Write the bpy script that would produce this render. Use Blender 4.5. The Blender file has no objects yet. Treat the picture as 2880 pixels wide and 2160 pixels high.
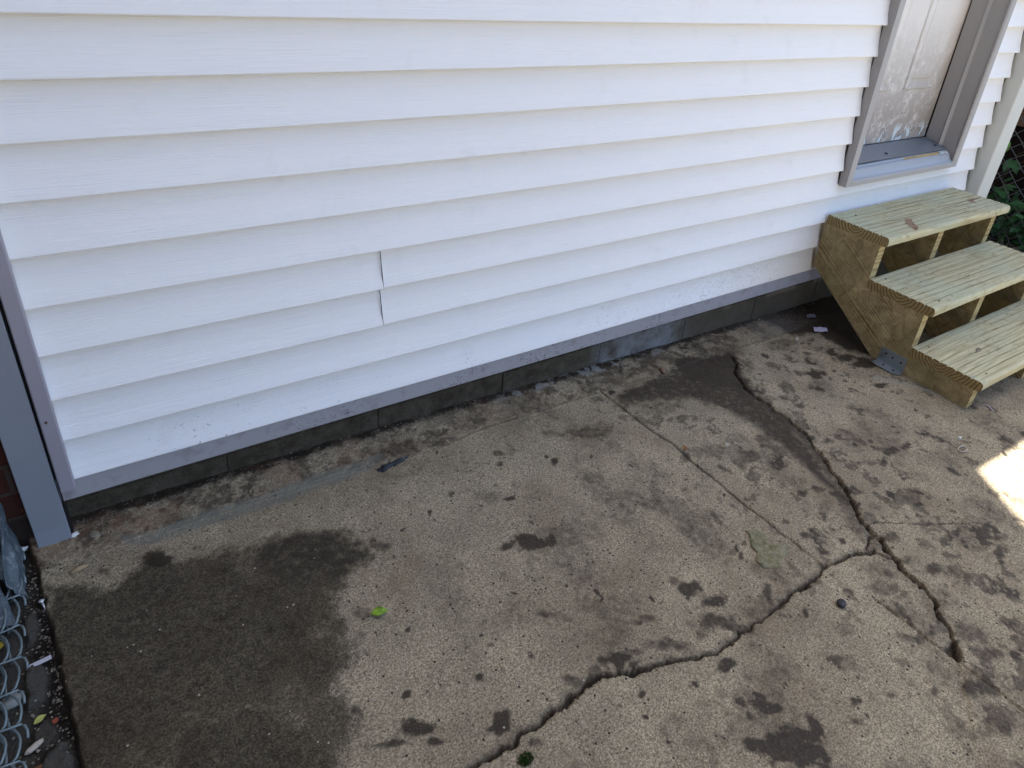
import bpy, bmesh, math, random
import numpy as np
from mathutils import Vector, Matrix, noise as mnoise
C = bpy.context.scene.collection
R = math.radians
# ------------------------------------------------------------------ camera, sky, sun, exposure
cam = bpy.data.cameras.new('camera'); camo = bpy.data.objects.new('camera', cam); C.objects.link(camo)
bpy.context.scene.camera = camo
Mr = Matrix(((0.8359211526823972, 0.19118092825887245, -0.5144761210864973),
             (-0.5429531609690822, 0.42508103592024993, -0.7242292302128166),
             (0.0802352260033853, 0.8847349691128089, 0.4591365188450409)))
camo.matrix_world = Matrix.Translation((0.1426, -1.3767, 1.0845)) @ Mr.to_4x4()
cam.sensor_width = 36; cam.lens = 1911.4922/2880*36
cam.shift_x = -(1486.3576-1440)/2880; cam.shift_y = (811.4743-1080)/2880
cam.clip_start = 0.02; cam.clip_end = 500
SUN = Vector((.131, .198, .971)).normalized()
w = bpy.data.worlds.new('World'); bpy.context.scene.world = w; w.use_nodes = True
nt = w.node_tree; bg = nt.nodes['Background']; sky = nt.nodes.new('ShaderNodeTexSky')
sky.sky_type = 'NISHITA'; sky.sun_disc = False
sky.sun_elevation = math.asin(SUN.z); sky.sun_rotation = math.atan2(SUN.x, SUN.y)
sky.air_density = .8; sky.dust_density = 2.2; sky.ozone_density = .6
wm = nt.nodes.new('ShaderNodeMix'); wm.data_type = 'RGBA'; wm.blend_type = 'MULTIPLY'; wm.inputs[0].default_value = 1; wm.inputs[7].default_value = (1.0, 1.0, .97, 1)
nt.links.new(sky.outputs[0], wm.inputs[6]); nt.links.new(wm.outputs[2], bg.inputs[0]); bg.inputs[1].default_value = 0.10
sl = bpy.data.lights.new('sun', 'SUN'); sl.energy = 5.0; sl.angle = R(.5); sl.color = (1, .965, .92)
so = bpy.data.objects.new('sun', sl); C.objects.link(so); so.rotation_euler = SUN.to_track_quat('Z', 'Y').to_euler()
vs = bpy.context.scene.view_settings; vs.view_transform = 'Standard'; vs.look = 'None'; vs.exposure = 2.45; vs.gamma = 1
bpy.context.scene.cycles.max_bounces = 8; bpy.context.scene.cycles.diffuse_bounces = 6
# ground-plane coordinates (metres) of cracks, joints and stains
JOINT1 = [(1.387,-0.069),(1.391,-0.109),(1.396,-0.18),(1.402,-0.288),(1.419,-0.376),(1.413,-0.445),(1.419,-0.519),(1.419,-0.571),(1.419,-0.644),(1.428,-0.706),(1.426,-0.743),(1.429,-0.788),(1.431,-0.831),(1.431,-0.872)]
CRB = [(1.964,-0.113),(1.947,-0.148),(1.902,-0.177),(1.864,-0.242),(1.848,-0.301),(1.851,-0.356),(1.841,-0.393),(1.844,-0.453),(1.832,-0.495),(1.83,-0.519),(1.807,-0.567),(1.783,-0.623),(1.753,-0.668),(1.747,-0.697),(1.714,-0.748),(1.678,-0.794),(1.65,-0.828),(1.646,-0.859),(1.64,-0.882),(1.626,-0.91),(1.615,-0.939),(1.601,-0.969),(1.596,-1.004),(1.598,-1.031),(1.585,-1.054),(1.562,-1.072),(1.549,-1.089),(1.533,-1.117),(1.517,-1.134),(1.508,-1.148),(1.484,-1.165)]
CRC = [(0.467,-0.849),(0.502,-0.842),(0.529,-0.841),(0.57,-0.844),(0.599,-0.835),(0.629,-0.841),(0.658,-0.833),(0.702,-0.832),(0.719,-0.825),(0.754,-0.821),(0.787,-0.821),(0.815,-0.829),(0.84,-0.84),(0.903,-0.857),(0.964,-0.878),(1.026,-0.901),(1.054,-0.897),(1.124,-0.894),(1.187,-0.892),(1.224,-0.893),(1.29,-0.881),(1.332,-0.883),(1.375,-0.881),(1.418,-0.879),(1.441,-0.872),(1.472,-0.875),(1.515,-0.881),(1.544,-0.881),(1.568,-0.897),(1.601,-0.902)]
CRD = [(1.632,-0.867),(1.602,-0.877),(1.583,-0.887),(1.585,-0.901),(1.595,-0.913),(1.605,-0.934)]
JOINT2 = [(1.462,-0.988),(1.464,-1.039),(1.468,-1.059),(1.467,-1.096),(1.471,-1.131),(1.476,-1.164),(1.475,-1.195),(1.481,-1.241),(1.483,-1.286),(1.487,-1.322)]
HAIR = [(1.652,-0.845),(1.689,-0.849),(1.717,-0.866),(1.802,-0.915),(1.956,-0.987)]
EDGE = [(-0.108,-0.006),(-0.098,-0.061),(-0.093,-0.103),(-0.085,-0.164),(-0.071,-0.258),(-0.057,-0.382),(-0.05,-0.455),(-0.042,-0.529),(-0.038,-0.585)]
P_MOSS = [(-0.078,-0.114),(0.021,-0.177),(0.083,-0.139),(0.11,-0.126),(0.164,-0.182),(0.229,-0.181),(0.314,-0.189),(0.399,-0.211),(0.481,-0.254),(0.515,-0.31),(0.512,-0.345),(0.461,-0.368),(0.432,-0.399),(0.41,-0.462),(0.41,-0.521),(0.393,-0.567),(0.361,-0.6),(0.366,-0.642),(0.369,-0.69),(0.335,-0.714),(0.306,-0.763),(-0.09,-0.577)]
P_DARK2 = [(0.314,-0.189),(0.39,-0.207),(0.499,-0.264),(0.512,-0.345),(0.461,-0.368),(0.422,-0.407),(0.351,-0.342),(0.294,-0.271)]
P_BL = [(0.095,-0.525),(0.209,-0.553),(0.303,-0.643),(0.32,-0.689),(0.295,-0.772),(0.047,-0.628)]
P_WET = [(1.802,-0.081),(1.966,-0.105),(1.909,-0.177),(1.861,-0.319),(1.847,-0.442),(1.796,-0.557),(1.752,-0.637),(1.694,-0.77),(1.648,-0.832),(1.67,-0.767),(1.687,-0.668),(1.708,-0.533),(1.709,-0.419),(1.685,-0.317),(1.633,-0.226),(1.516,-0.177),(1.383,-0.174),(1.41,-0.108),(1.578,-0.086),(1.692,-0.078)]
P_STEPWET = [(2.601,0.07),(2.81,0.054),(2.67,-0.152),(2.564,-0.281),(2.467,-0.183),(2.437,-0.053)]
P_CEM = [(0.049,-0.043),(0.118,-0.065),(0.224,-0.054),(0.345,-0.062),(0.507,-0.045),(0.654,-0.049),(0.663,-0.074),(0.562,-0.092),(0.421,-0.101),(0.316,-0.097),(0.216,-0.1),(0.114,-0.099),(0.064,-0.073)]
BLOBS = [(0.844,-0.479,0.053,-0.028,-0.022,-0.034,0.85),(0.787,-0.468,0.024,-0.013,-0.012,-0.02,0.7),(0.898,-0.496,0.025,-0.013,-0.014,-0.021,0.7),(1.234,-0.225,0.088,-0.043,-0.021,-0.027,0.45),(1.13,-0.186,0.049,-0.024,-0.014,-0.02,0.35),(1.092,-0.762,0.038,-0.02,-0.02,-0.019,0.75),(1.112,-0.806,0.033,-0.018,-0.02,-0.018,0.7),(1.071,-0.732,0.017,-0.009,-0.012,-0.013,0.5),(1.244,-0.857,0.013,-0.007,-0.024,-0.02,0.6),(1.073,-0.849,0.054,-0.03,-0.025,-0.023,0.55),(1.114,-0.89,0.027,-0.015,-0.015,-0.013,0.55),(0.839,-0.815,0.026,-0.015,-0.014,-0.016,0.85),(0.865,-0.84,0.015,-0.008,-0.008,-0.009,0.7),(0.958,-0.772,0.023,-0.013,-0.009,-0.01,0.5),(0.938,-0.773,0.009,-0.005,-0.004,-0.005,0.6),(0.772,-0.66,0.021,-0.011,-0.006,-0.008,0.55),(0.695,-0.725,0.006,-0.004,-0.005,-0.007,0.6),(0.447,-0.739,0.042,-0.024,-0.01,-0.022,0.8),(0.463,-0.77,0.018,-0.01,-0.006,-0.012,0.8),(0.398,-0.742,0.041,-0.023,-0.003,-0.007,0.6),(0.579,-0.796,0.023,-0.013,-0.01,-0.017,0.9),(0.56,-0.794,0.013,-0.007,-0.006,-0.01,0.7),(0.617,-0.859,0.011,-0.007,-0.004,-0.006,0.5),(0.83,-0.884,0.01,-0.006,-0.01,-0.011,0.85),(0.816,-0.931,0.01,-0.006,-0.006,-0.006,0.85),(0.748,-0.807,0.031,-0.018,-0.008,-0.01,0.5),(0.788,-0.813,0.022,-0.012,-0.007,-0.009,0.5),(1.025,-0.932,0.025,-0.014,-0.014,-0.012,0.7),(0.996,-0.998,0.011,-0.006,-0.006,-0.005,0.7),(1.029,-1.022,0.029,-0.016,-0.012,-0.009,0.75),(1.006,-1.029,0.009,-0.005,-0.007,-0.006,0.5),(1.015,-1.086,0.065,-0.037,-0.03,-0.023,0.85),(0.996,-1.038,0.047,-0.027,-0.02,-0.017,0.35),(1.082,-1.087,0.024,-0.014,-0.018,-0.014,0.7),(1.028,-1.121,0.03,-0.017,-0.02,-0.015,0.9),(0.975,-1.082,0.045,-0.026,-0.019,-0.016,0.85),(0.959,-0.841,0.051,-0.028,-0.012,-0.012,0.5),(0.827,-0.979,0.006,-0.003,-0.003,-0.004,0.6),(1.199,-1.108,0.012,-0.007,-0.008,-0.006,0.7),(1.166,-1.134,0.014,-0.008,-0.008,-0.005,0.6),(1.062,-0.278,0.014,-0.007,-0.007,-0.011,0.9),(0.681,-0.287,0.01,-0.005,-0.004,-0.008,0.95),(1.474,-0.509,0.015,-0.007,-0.009,-0.008,0.5),(1.276,-0.731,0.009,-0.005,-0.013,-0.012,0.75),(1.275,-0.75,0.008,-0.004,-0.011,-0.01,0.6),(1.313,-0.735,0.008,-0.004,-0.009,-0.008,0.5),(1.281,-0.713,0.009,-0.005,-0.007,-0.006,0.5),(1.48,-0.793,0.028,-0.015,-0.012,-0.009,0.6),(1.468,-0.735,0.016,-0.008,-0.009,-0.007,0.5),(2.01,-0.698,0.036,-0.018,-0.025,-0.015,0.7),(2.08,-0.701,0.014,-0.007,-0.031,-0.018,0.6),(1.989,-0.68,0.025,-0.012,-0.015,-0.009,0.5),(2.166,-0.319,0.043,-0.019,-0.034,-0.025,0.95),(2.134,-0.295,0.033,-0.015,-0.018,-0.014,0.5),(2.367,-0.291,0.06,-0.027,-0.036,-0.025,0.95),(2.4,-0.35,0.052,-0.024,-0.037,-0.023,0.95),(2.354,-0.26,0.026,-0.012,-0.03,-0.021,0.8),(2.333,-0.47,0.036,-0.017,-0.02,-0.012,0.85),(2.329,-0.508,0.016,-0.008,-0.014,-0.008,0.6),(1.588,-0.512,0.038,-0.019,-0.035,-0.03,0.5),(1.539,-0.52,0.025,-0.012,-0.023,-0.02,0.45),(1.503,-0.448,0.076,-0.038,-0.034,-0.031,0.35),(1.413,-0.425,0.025,-0.012,-0.014,-0.014,0.5),(1.909,-0.841,0.023,-0.012,-0.017,-0.009,0.8),(1.859,-0.864,0.015,-0.008,-0.012,-0.007,0.8),(1.925,-0.798,0.01,-0.005,-0.008,-0.004,0.6),(1.877,-0.818,0.01,-0.005,-0.007,-0.004,0.7),(1.664,-0.897,0.025,-0.013,-0.018,-0.011,0.55),(1.618,-0.955,0.032,-0.017,-0.025,-0.015,0.5),(1.687,-0.831,0.023,-0.012,-0.016,-0.01,0.4),(1.66,-1.008,0.036,-0.019,-0.023,-0.012,0.6),(1.833,-0.688,0.023,-0.012,-0.017,-0.011,0.5),(1.885,-0.692,0.034,-0.017,-0.019,-0.012,0.4),(1.931,-0.715,0.019,-0.009,-0.016,-0.01,0.6),(1.572,-1.149,0.039,-0.021,-0.031,-0.015,0.45),(1.552,-1.187,0.032,-0.018,-0.023,-0.011,0.5),(1.455,-1.214,0.053,-0.03,-0.031,-0.015,0.65),(1.408,-1.272,0.05,-0.029,-0.048,-0.022,0.55),(1.407,-1.154,0.027,-0.015,-0.021,-0.011,0.4),(1.706,-1.04,0.032,-0.017,-0.029,-0.015,0.4),(1.942,-1.017,0.026,-0.014,-0.044,-0.02,0.6),(1.893,-1.068,0.018,-0.01,-0.049,-0.022,0.65),(1.933,-1.039,0.028,-0.015,-0.028,-0.013,0.6),(1.901,-0.978,0.014,-0.007,-0.014,-0.007,0.5),(1.784,-0.977,0.016,-0.008,-0.01,-0.005,0.5),(1.786,-0.927,0.023,-0.012,-0.013,-0.007,0.35),(1.561,-0.947,0.019,-0.01,-0.021,-0.013,0.5),(1.54,-1.017,0.03,-0.016,-0.013,-0.007,0.45),(1.503,-0.976,0.061,-0.033,-0.015,-0.009,0.35),(1.553,-1.086,0.04,-0.022,-0.027,-0.014,0.35),(1.447,-1.086,0.043,-0.024,-0.02,-0.011,0.5),(1.51,-1.14,0.021,-0.011,-0.012,-0.006,0.6),(1.348,-1.176,0.019,-0.011,-0.012,-0.006,0.5),(1.275,-1.135,0.02,-0.011,-0.011,-0.007,0.45),(0.116,-0.147,0.028,-0.015,-0.003,-0.025,0.8),(0.54,-0.331,0.027,-0.014,-0.007,-0.017,0.5),(0.844,-0.307,0.031,-0.016,-0.011,-0.019,0.3),(0.881,-0.336,0.015,-0.007,-0.006,-0.01,0.7),(1.366,-0.217,0.026,-0.013,-0.015,-0.017,0.35),(0.446,-0.672,0.01,-0.006,-0.003,-0.008,0.95),(0.452,-0.671,0.006,-0.003,-0.002,-0.005,0.9),(0.848,-0.618,0.006,-0.003,-0.004,-0.006,0.9),(0.904,-0.674,0.006,-0.003,-0.007,-0.009,0.8),(0.907,-0.662,0.005,-0.002,-0.003,-0.004,0.8),(0.633,-0.641,0.006,-0.004,-0.003,-0.004,0.9),(0.869,-0.809,0.025,-0.014,-0.007,-0.008,0.4),(1.105,-1.016,0.007,-0.004,-0.005,-0.004,0.9),(0.883,-0.44,0.009,-0.005,-0.008,-0.012,0.5),(1.635,-0.963,0.043,-0.023,-0.022,-0.013,0.3),(1.88,-0.342,0.03,-0.014,-0.022,-0.018,0.4),(1.499,-0.216,0.083,-0.039,-0.033,-0.036,0.35),(2.221,-0.131,0.071,-0.031,-0.041,-0.032,0.35),(1.946,-0.079,0.1,-0.044,-0.034,-0.031,0.4),(1.957,-0.198,0.032,-0.014,-0.047,-0.04,0.3),(0.024,-0.134,0.019,-0.01,-0.001,-0.015,0.5),(1.991,-0.641,0.011,-0.005,-0.011,-0.007,0.6),(1.918,-0.932,0.011,-0.006,-0.009,-0.005,0.5),(2.13,-0.634,0.012,-0.006,-0.007,-0.004,0.8),(1.692,-0.459,0.013,-0.007,-0.005,-0.005,0.7),(2.313,-0.656,0.019,-0.009,-0.013,-0.007,0.5),(2.457,-0.766,0.022,-0.01,-0.022,-0.01,0.3),(1.434,-0.895,0.01,-0.005,-0.01,-0.007,0.4),(1.189,-1.003,0.009,-0.005,-0.005,-0.004,0.5),(1.258,-1.054,0.016,-0.009,-0.013,-0.009,0.3)]
D = {'mortar':(1.336,-0.781),'pebble':(1.373,-0.956),'leaf':(0.474,-0.494),'tar':(0.665,-0.087),'butt':(1.654,-0.069),'oleaf':(1.431,-0.404),'screw':(-0.09,-0.152),'stick':(-0.099,-0.296),'yl':(-0.1,-0.403),'moss':(0.583,-0.884),'wrap':(2.442,-0.087),'ring':(2.254,-0.804),'chip1':(0.013,-0.015),'chip2':(-0.028,-0.005),'chip3':(1.542,-0.446),'chip4':(2.221,-0.693),'wood':(-0.017,-0.144),'curl':(2.593,-0.681),'peb2':(0.899,-0.647),'bits':(2.268,-0.151),'peb3':(2.486,-0.131)}
MORT = [(1.349,-0.705),(1.373,-0.713),(1.378,-0.737),(1.369,-0.766),(1.395,-0.783),(1.39,-0.798),(1.351,-0.808),(1.323,-0.819),(1.297,-0.803),(1.293,-0.78),(1.317,-0.763),(1.318,-0.745),(1.337,-0.724)]
HOLE = [(1.474,-1.132),(1.512,-1.137),(1.505,-1.156),(1.48,-1.168),(1.474,-1.15)]
rng = np.random.default_rng(7); random.seed(5)
# ------------------------------------------------------------------ helpers
def tag(o, label=None, cat=None, group=None, kind=None):
    if label: o['label'] = label
    if cat: o['category'] = cat
    if group: o['group'] = group
    if kind: o['kind'] = kind
    return o
def link(name, me, mats=None, parent=None):
    o = bpy.data.objects.new(name, me); C.objects.link(o)
    if mats:
        for m in (mats if isinstance(mats, (list, tuple)) else [mats]): me.materials.append(m)
    if parent: o.parent = parent
    return o
def mk(name, vs_, fs, mat, parent=None, smooth=False, mi=None):
    me = bpy.data.meshes.new(name); me.from_pydata([tuple(v) for v in vs_], [], fs); me.update()
    bm = bmesh.new(); bm.from_mesh(me); bmesh.ops.recalc_face_normals(bm, faces=bm.faces); bm.to_mesh(me); bm.free()
    if smooth: me.polygons.foreach_set('use_smooth', [True]*len(me.polygons))
    o = link(name, me, mat, parent)
    if mi: me.polygons.foreach_set('material_index', mi)
    return o
def empty(name, loc=(0, 0, 0)):
    o = bpy.data.objects.new(name, None); C.objects.link(o); o.location = loc; o.empty_display_size = .1
    return o
def child(o, parent):      # parent while keeping world-space mesh data in place
    o.parent = parent; o.matrix_parent_inverse = Matrix.Translation(parent.location).inverted(); return o
class MB:
    def __init__(s): s.v = []; s.f = []; s.mi = []
    def box(s, a, b, mi=0):
        n = len(s.v); x0, y0, z0 = a; x1, y1, z1 = b
        s.v += [(x0,y0,z0),(x1,y0,z0),(x1,y1,z0),(x0,y1,z0),(x0,y0,z1),(x1,y0,z1),(x1,y1,z1),(x0,y1,z1)]
        for q in ((0,3,2,1),(4,5,6,7),(0,1,5,4),(1,2,6,5),(2,3,7,6),(3,0,4,7)): s.f.append(tuple(n+i for i in q)); s.mi.append(mi)
        return s
    def prism(s, prof, x0, x1, axis='x', nseg=1, fn=None, cap=True, mi=0, cmi=None):
        """closed profile extruded; prof = [(a,b)...]; axis x -> (x,a,b), z -> (a,b,z)"""
        n = len(s.v); m = len(prof)
        for i in range(nseg+1):
            t = x0+(x1-x0)*i/nseg
            for a, b in prof:
                p = (t, a, b) if axis == 'x' else (a, b, t)
                s.v.append(fn(p) if fn else p)
        for i in range(nseg):
            for j in range(m):
                k = (j+1) % m
                s.f.append((n+i*m+j, n+i*m+k, n+(i+1)*m+k, n+(i+1)*m+j)); s.mi.append(mi)
        if cap:
            s.f.append(tuple(n+j for j in range(m))[::-1]); s.mi.append(mi if cmi is None else cmi)
            s.f.append(tuple(n+nseg*m+j for j in range(m))); s.mi.append(mi if cmi is None else cmi)
        return s
    def tube(s, pts, r, n=6, cap=True):
        base = len(s.v); pts = [Vector(p) for p in pts]
        for i, p in enumerate(pts):
            d = (pts[min(i+1, len(pts)-1)]-pts[max(i-1, 0)]).normalized()
            u = d.orthogonal().normalized() if i == 0 else (pu-d*pu.dot(d)).normalized()
            pu = u; v = d.cross(u); rr = r[i] if isinstance(r, (list, tuple)) else r
            for k in range(n):
                a = 2*math.pi*k/n; s.v.append(tuple(p+(u*math.cos(a)+v*math.sin(a))*rr))
        for i in range(len(pts)-1):
            for k in range(n):
                s.f.append((base+i*n+k, base+i*n+(k+1) % n, base+(i+1)*n+(k+1) % n, base+(i+1)*n+k)); s.mi.append(0)
        if cap:
            s.f.append(tuple(base+k for k in range(n))[::-1]); s.f.append(tuple(base+(len(pts)-1)*n+k for k in range(n))); s.mi += [0, 0]
        return s
    def build(s, name, mat, parent=None, smooth=False, bevel=0):
        me = bpy.data.meshes.new(name); me.from_pydata(s.v, [], s.f); me.update()
        o = link(name, me, mat); me.polygons.foreach_set('material_index', s.mi)
        bm = bmesh.new(); bm.from_mesh(me); bmesh.ops.recalc_face_normals(bm, faces=bm.faces); bm.to_mesh(me); bm.free()
        if smooth:
            me.polygons.foreach_set('use_smooth', [True]*len(me.polygons))
        if bevel:
            b = o.modifiers.new('bevel', 'BEVEL'); b.width = bevel; b.segments = 2; b.limit_method = 'ANGLE'; b.angle_limit = R(40)
        if parent: child(o, parent)
        return o
# ------------------------------------------------------------------ node helper
class T:
    def __init__(s, name, rough=.8, spec=.3):
        s.m = bpy.data.materials.new(name); s.m.use_nodes = True; s.t = s.m.node_tree
        s.b = s.t.nodes['Principled BSDF']; s.b.inputs['Roughness'].default_value = rough
        s.b.inputs['Specular IOR Level'].default_value = spec; s.co = None
    def n(s, ty, **kw):
        q = s.t.nodes.new('ShaderNode'+ty)
        for k, v in kw.items(): setattr(q, k, v)
        return q
    def set(s, sock, v):
        if isinstance(v, bpy.types.NodeSocket): s.t.links.new(v, sock)
        else:
            if hasattr(v, '__len__') and len(v) == 3 and sock.type == 'RGBA': v = (*v, 1)
            sock.default_value = v
    def obj(s, scale=(1, 1, 1), loc=(0, 0, 0), rot=(0, 0, 0)):
        if s.co is None: s.co = s.n('TexCoord').outputs['Object']
        mp = s.n('Mapping'); s.t.links.new(s.co, mp.inputs[0])
        mp.inputs['Scale'].default_value = scale; mp.inputs['Location'].default_value = loc; mp.inputs['Rotation'].default_value = rot
        return mp.outputs[0]
    def noise(s, vec, scale, det=4, rough=.55, dist=0):
        q = s.n('TexNoise'); s.set(q.inputs['Vector'], vec); q.inputs['Scale'].default_value = scale
        q.inputs['Detail'].default_value = det; q.inputs['Roughness'].default_value = rough; q.inputs['Distortion'].default_value = dist
        return q.outputs['Fac']
    def vor(s, vec, scale, feat='F1', out='Distance'):
        q = s.n('TexVoronoi', feature=feat); s.set(q.inputs['Vector'], vec); q.inputs['Scale'].default_value = scale; return q.outputs[out]
    def ramp(s, f, *st):
        q = s.n('ValToRGB'); s.set(q.inputs[0], f); e = q.color_ramp.elements
        while len(e) < len(st): e.new(.5)
        for i, (p, c) in enumerate(st):
            e[i].position = p; e[i].color = (c, c, c, 1) if not hasattr(c, '__len__') else (*c, 1)
        return q.outputs[0]
    def mr(s, f, a, b, c=0., d=1.):
        q = s.n('MapRange'); s.set(q.inputs[0], f)
        for i, v in enumerate((a, b, c, d)): q.inputs[i+1].default_value = v
        return q.outputs[0]
    def math(s, op, a, b=None, c=None):
        q = s.n('Math', operation=op); s.set(q.inputs[0], a)
        if b is not None: s.set(q.inputs[1], b)
        if c is not None: s.set(q.inputs[2], c)
        return q.outputs[0]
    def mix(s, f, a, b, mode='MIX'):
        q = s.n('Mix', data_type='RGBA', blend_type=mode); s.set(q.inputs[0], f); s.set(q.inputs[6], a); s.set(q.inputs[7], b); return q.outputs[2]
    def attr(s, name):
        return s.n('Attribute', attribute_name=name)
    def sep(s, v):
        q = s.n('SeparateXYZ'); s.set(q.inputs[0], v); return q.outputs
    def sepc(s, v):
        q = s.n('SeparateColor'); s.set(q.inputs[0], v); return q.outputs
    def bump(s, h, strength=.5, dist=.002, prev=None):
        q = s.n('Bump'); q.inputs['Strength'].default_value = strength; q.inputs['Distance'].default_value = dist; s.set(q.inputs['Height'], h)
        if prev is not None: s.set(q.inputs['Normal'], prev)
        return q.outputs[0]
    def col(s, v): s.set(s.b.inputs['Base Color'], v); return s
    def rough(s, v): s.set(s.b.inputs['Roughness'], v); return s
    def nor(s, v): s.set(s.b.inputs['Normal'], v); return s
def plain(name, col, rough=.7, spec=.3, var=.15, sc=30, bump=0, metal=0):
    t = T(name, rough, spec); v = t.obj(); f = t.noise(v, sc, 4)
    t.col(t.mix(f, tuple(c*(1-var) for c in col), tuple(min(1, c*(1+var)) for c in col)))
    t.b.inputs['Metallic'].default_value = metal
    if bump: t.nor(t.bump(f, .6, bump))
    return t.m
# ---- numpy value noise
def vnoise(x, y, seed):
    xi = np.floor(x).astype(np.int64); yi = np.floor(y).astype(np.int64); fx = x-xi; fy = y-yi
    fx = fx*fx*(3-2*fx); fy = fy*fy*(3-2*fy)
    def h(a, b):
        n = (a*374761393+b*668265263+seed*1442695041) & 0xffffffff
        n = ((n ^ (n >> 13))*1274126177) & 0xffffffff
        return ((n ^ (n >> 16)) & 0xffff)/65535.
    return (h(xi, yi)*(1-fx)+h(xi+1, yi)*fx)*(1-fy)+(h(xi, yi+1)*(1-fx)+h(xi+1, yi+1)*fx)*fy
def fbm(x, y, sc, oc=4, seed=1, g=.5):
    s = 0; a = 1; t = 0
    for i in range(oc): s = s+a*vnoise(x*sc*2**i+i*17.3, y*sc*2**i-i*9.1, seed+i); t += a; a *= g
    return s/t
def pdist(X, Y, pl, rad=.09, side=False):
    """distance to a polyline; optional signed side"""
    D = np.full(X.shape, 9.); S = np.zeros(X.shape); U = np.zeros(X.shape)
    for i in range(len(pl)-1):
        (x0, y0), (x1, y1) = pl[i], pl[i+1]; dx, dy = x1-x0, y1-y0; L = dx*dx+dy*dy+1e-12
        t = np.clip(((X-x0)*dx+(Y-y0)*dy)/L, 0, 1); d = np.hypot(X-x0-t*dx, Y-y0-t*dy)
        m = d < D; D[m] = d[m]; S[m] = np.sign(dx*(Y-y0)-dy*(X-x0))[m]; U[m] = ((i+t)/(len(pl)-1))[m]
    return (D, S, U)
def poly_sd(X, Y, pg):
    """signed distance, positive inside"""
    D, _, _ = pdist(X, Y, pg+[pg[0]]); ins = np.zeros(X.shape, bool)
    n = len(pg)
    for i in range(n):
        (x0, y0), (x1, y1) = pg[i], pg[(i+1) % n]
        if y0 == y1: continue
        c = ((y0 > Y) != (y1 > Y)) & (X < (x1-x0)*(Y-y0)/(y1-y0)+x0); ins ^= c
    return np.where(ins, D, -D)
def sst(a, b, x): t = np.clip((x-a)/(b-a), 0, 1); return t*t*(3-2*t)
def gz(x, y): return -.148-.025*x
# ------------------------------------------------------------------ materials
def m_slab():
    t = T('concrete_slab', .9, .25); v = t.obj(); A = t.sepc(t.attr('stA').outputs['Color']); B = t.sepc(t.attr('stB').outputs['Color'])
    wet = t.attr('wet').outputs['Fac']; crk = t.attr('crk').outputs['Fac']; cem = t.attr('cem').outputs['Fac']
    fine = t.noise(v, 270, 4, .8, .5); mid = t.noise(v, 60, 5, .65); big = t.noise(v, 7, 5, .6)
    grain = t.ramp(fine, (.38, 0), (.49, .42), (.60, 1))
    c = t.mix(grain, (.078, .061, .040), (.49, .42, .29))
    c = t.mix(t.mr(mid, .3, .7, 0, .7), c, t.mix(grain, (.165, .134, .090), (.35, .298, .208)))
    c = t.mix(1., c, t.ramp(big, (.3, (.74, .72, .70)), (.7, (1.12, 1.1, 1.06))), 'MULTIPLY')
    c = t.mix(t.mr(t.noise(t.obj((1, 1, 1), (3, 7, 0)), 4.5, 6, .68), .50, .72, 0, .55), c, (.105, .068, .040))
    a0 = t.math('ADD', A[0], t.math('MULTIPLY', t.math('SUBTRACT', t.math('ADD', t.math('MULTIPLY', mid, .6), t.math('MULTIPLY', fine, .4)), .5), t.math('MULTIPLY', t.math('MULTIPLY', A[0], t.math('SUBTRACT', 1.05, A[0])), 7.5)))
    c = t.mix(t.math('MULTIPLY', t.mr(a0, .05, .80), t.mr(t.math('ADD', fine, mid), .60, 1.35, 1.0, .84)), c, (.021, .0135, .008))
    gcol = t.mix(t.noise(v, 5, 4), (.021, .013, .007), (.012, .012, .006))
    a1 = t.math('ADD', A[1], t.math('MULTIPLY', t.math('SUBTRACT', mid, .5), t.math('MULTIPLY', t.math('MULTIPLY', A[1], t.math('SUBTRACT', 1.0, A[1])), 7.0)))
    c = t.mix(t.math('MULTIPLY', t.mr(a1, .12, .85), t.mr(t.math('ADD', fine, t.math('MULTIPLY', mid, 1.3)), .75, 1.5, 1.0, .66)), c, gcol)
    c = t.mix(t.math('MULTIPLY', B[0], t.mr(mid, .35, .62, .1, .62)), c, (.15, .078, .048))                       # brick dust
    c = t.mix(t.math('MULTIPLY', B[1], t.mr(mid, .3, .7, .55, 1)), c, (.26, .255, .235))     # pale flakes
    c = t.mix(t.math('MULTIPLY', cem, t.mr(mid, .3, .6, .35, .8)), c, t.mix(mid, (.12, .122, .10), (.17, .17, .142)))
    c = t.mix(A[2], c, t.mix(fine, (.010, .008, .006), (.055, .045, .033)))               # gravelly soil
    sp = t.vor(v, 95); spc = t.vor(v, 95, out='Color')
    pick = t.math('GREATER_THAN', t.sepc(spc)[0], .90); c = t.mix(t.math('MULTIPLY', t.math('LESS_THAN', sp, .24), pick), c, (.035, .028, .022))
    pick = t.math('GREATER_THAN', t.sepc(spc)[1], .975); c = t.mix(t.math('MULTIPLY', t.math('LESS_THAN', sp, .20), pick), c, (.34, .30, .24))
    c = t.mix(crk, c, t.mix(mid, (.016, .012, .009), (.05, .04, .03)))
    t.col(c)
    t.rough(t.mr(t.math('ADD', wet, t.math('MULTIPLY', fine, .2)), 0, 1.2, .93, .55))
    b = t.bump(fine, .55, .0022); b = t.bump(mid, .5, .003, b); t.nor(b)
    return t.m
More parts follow.
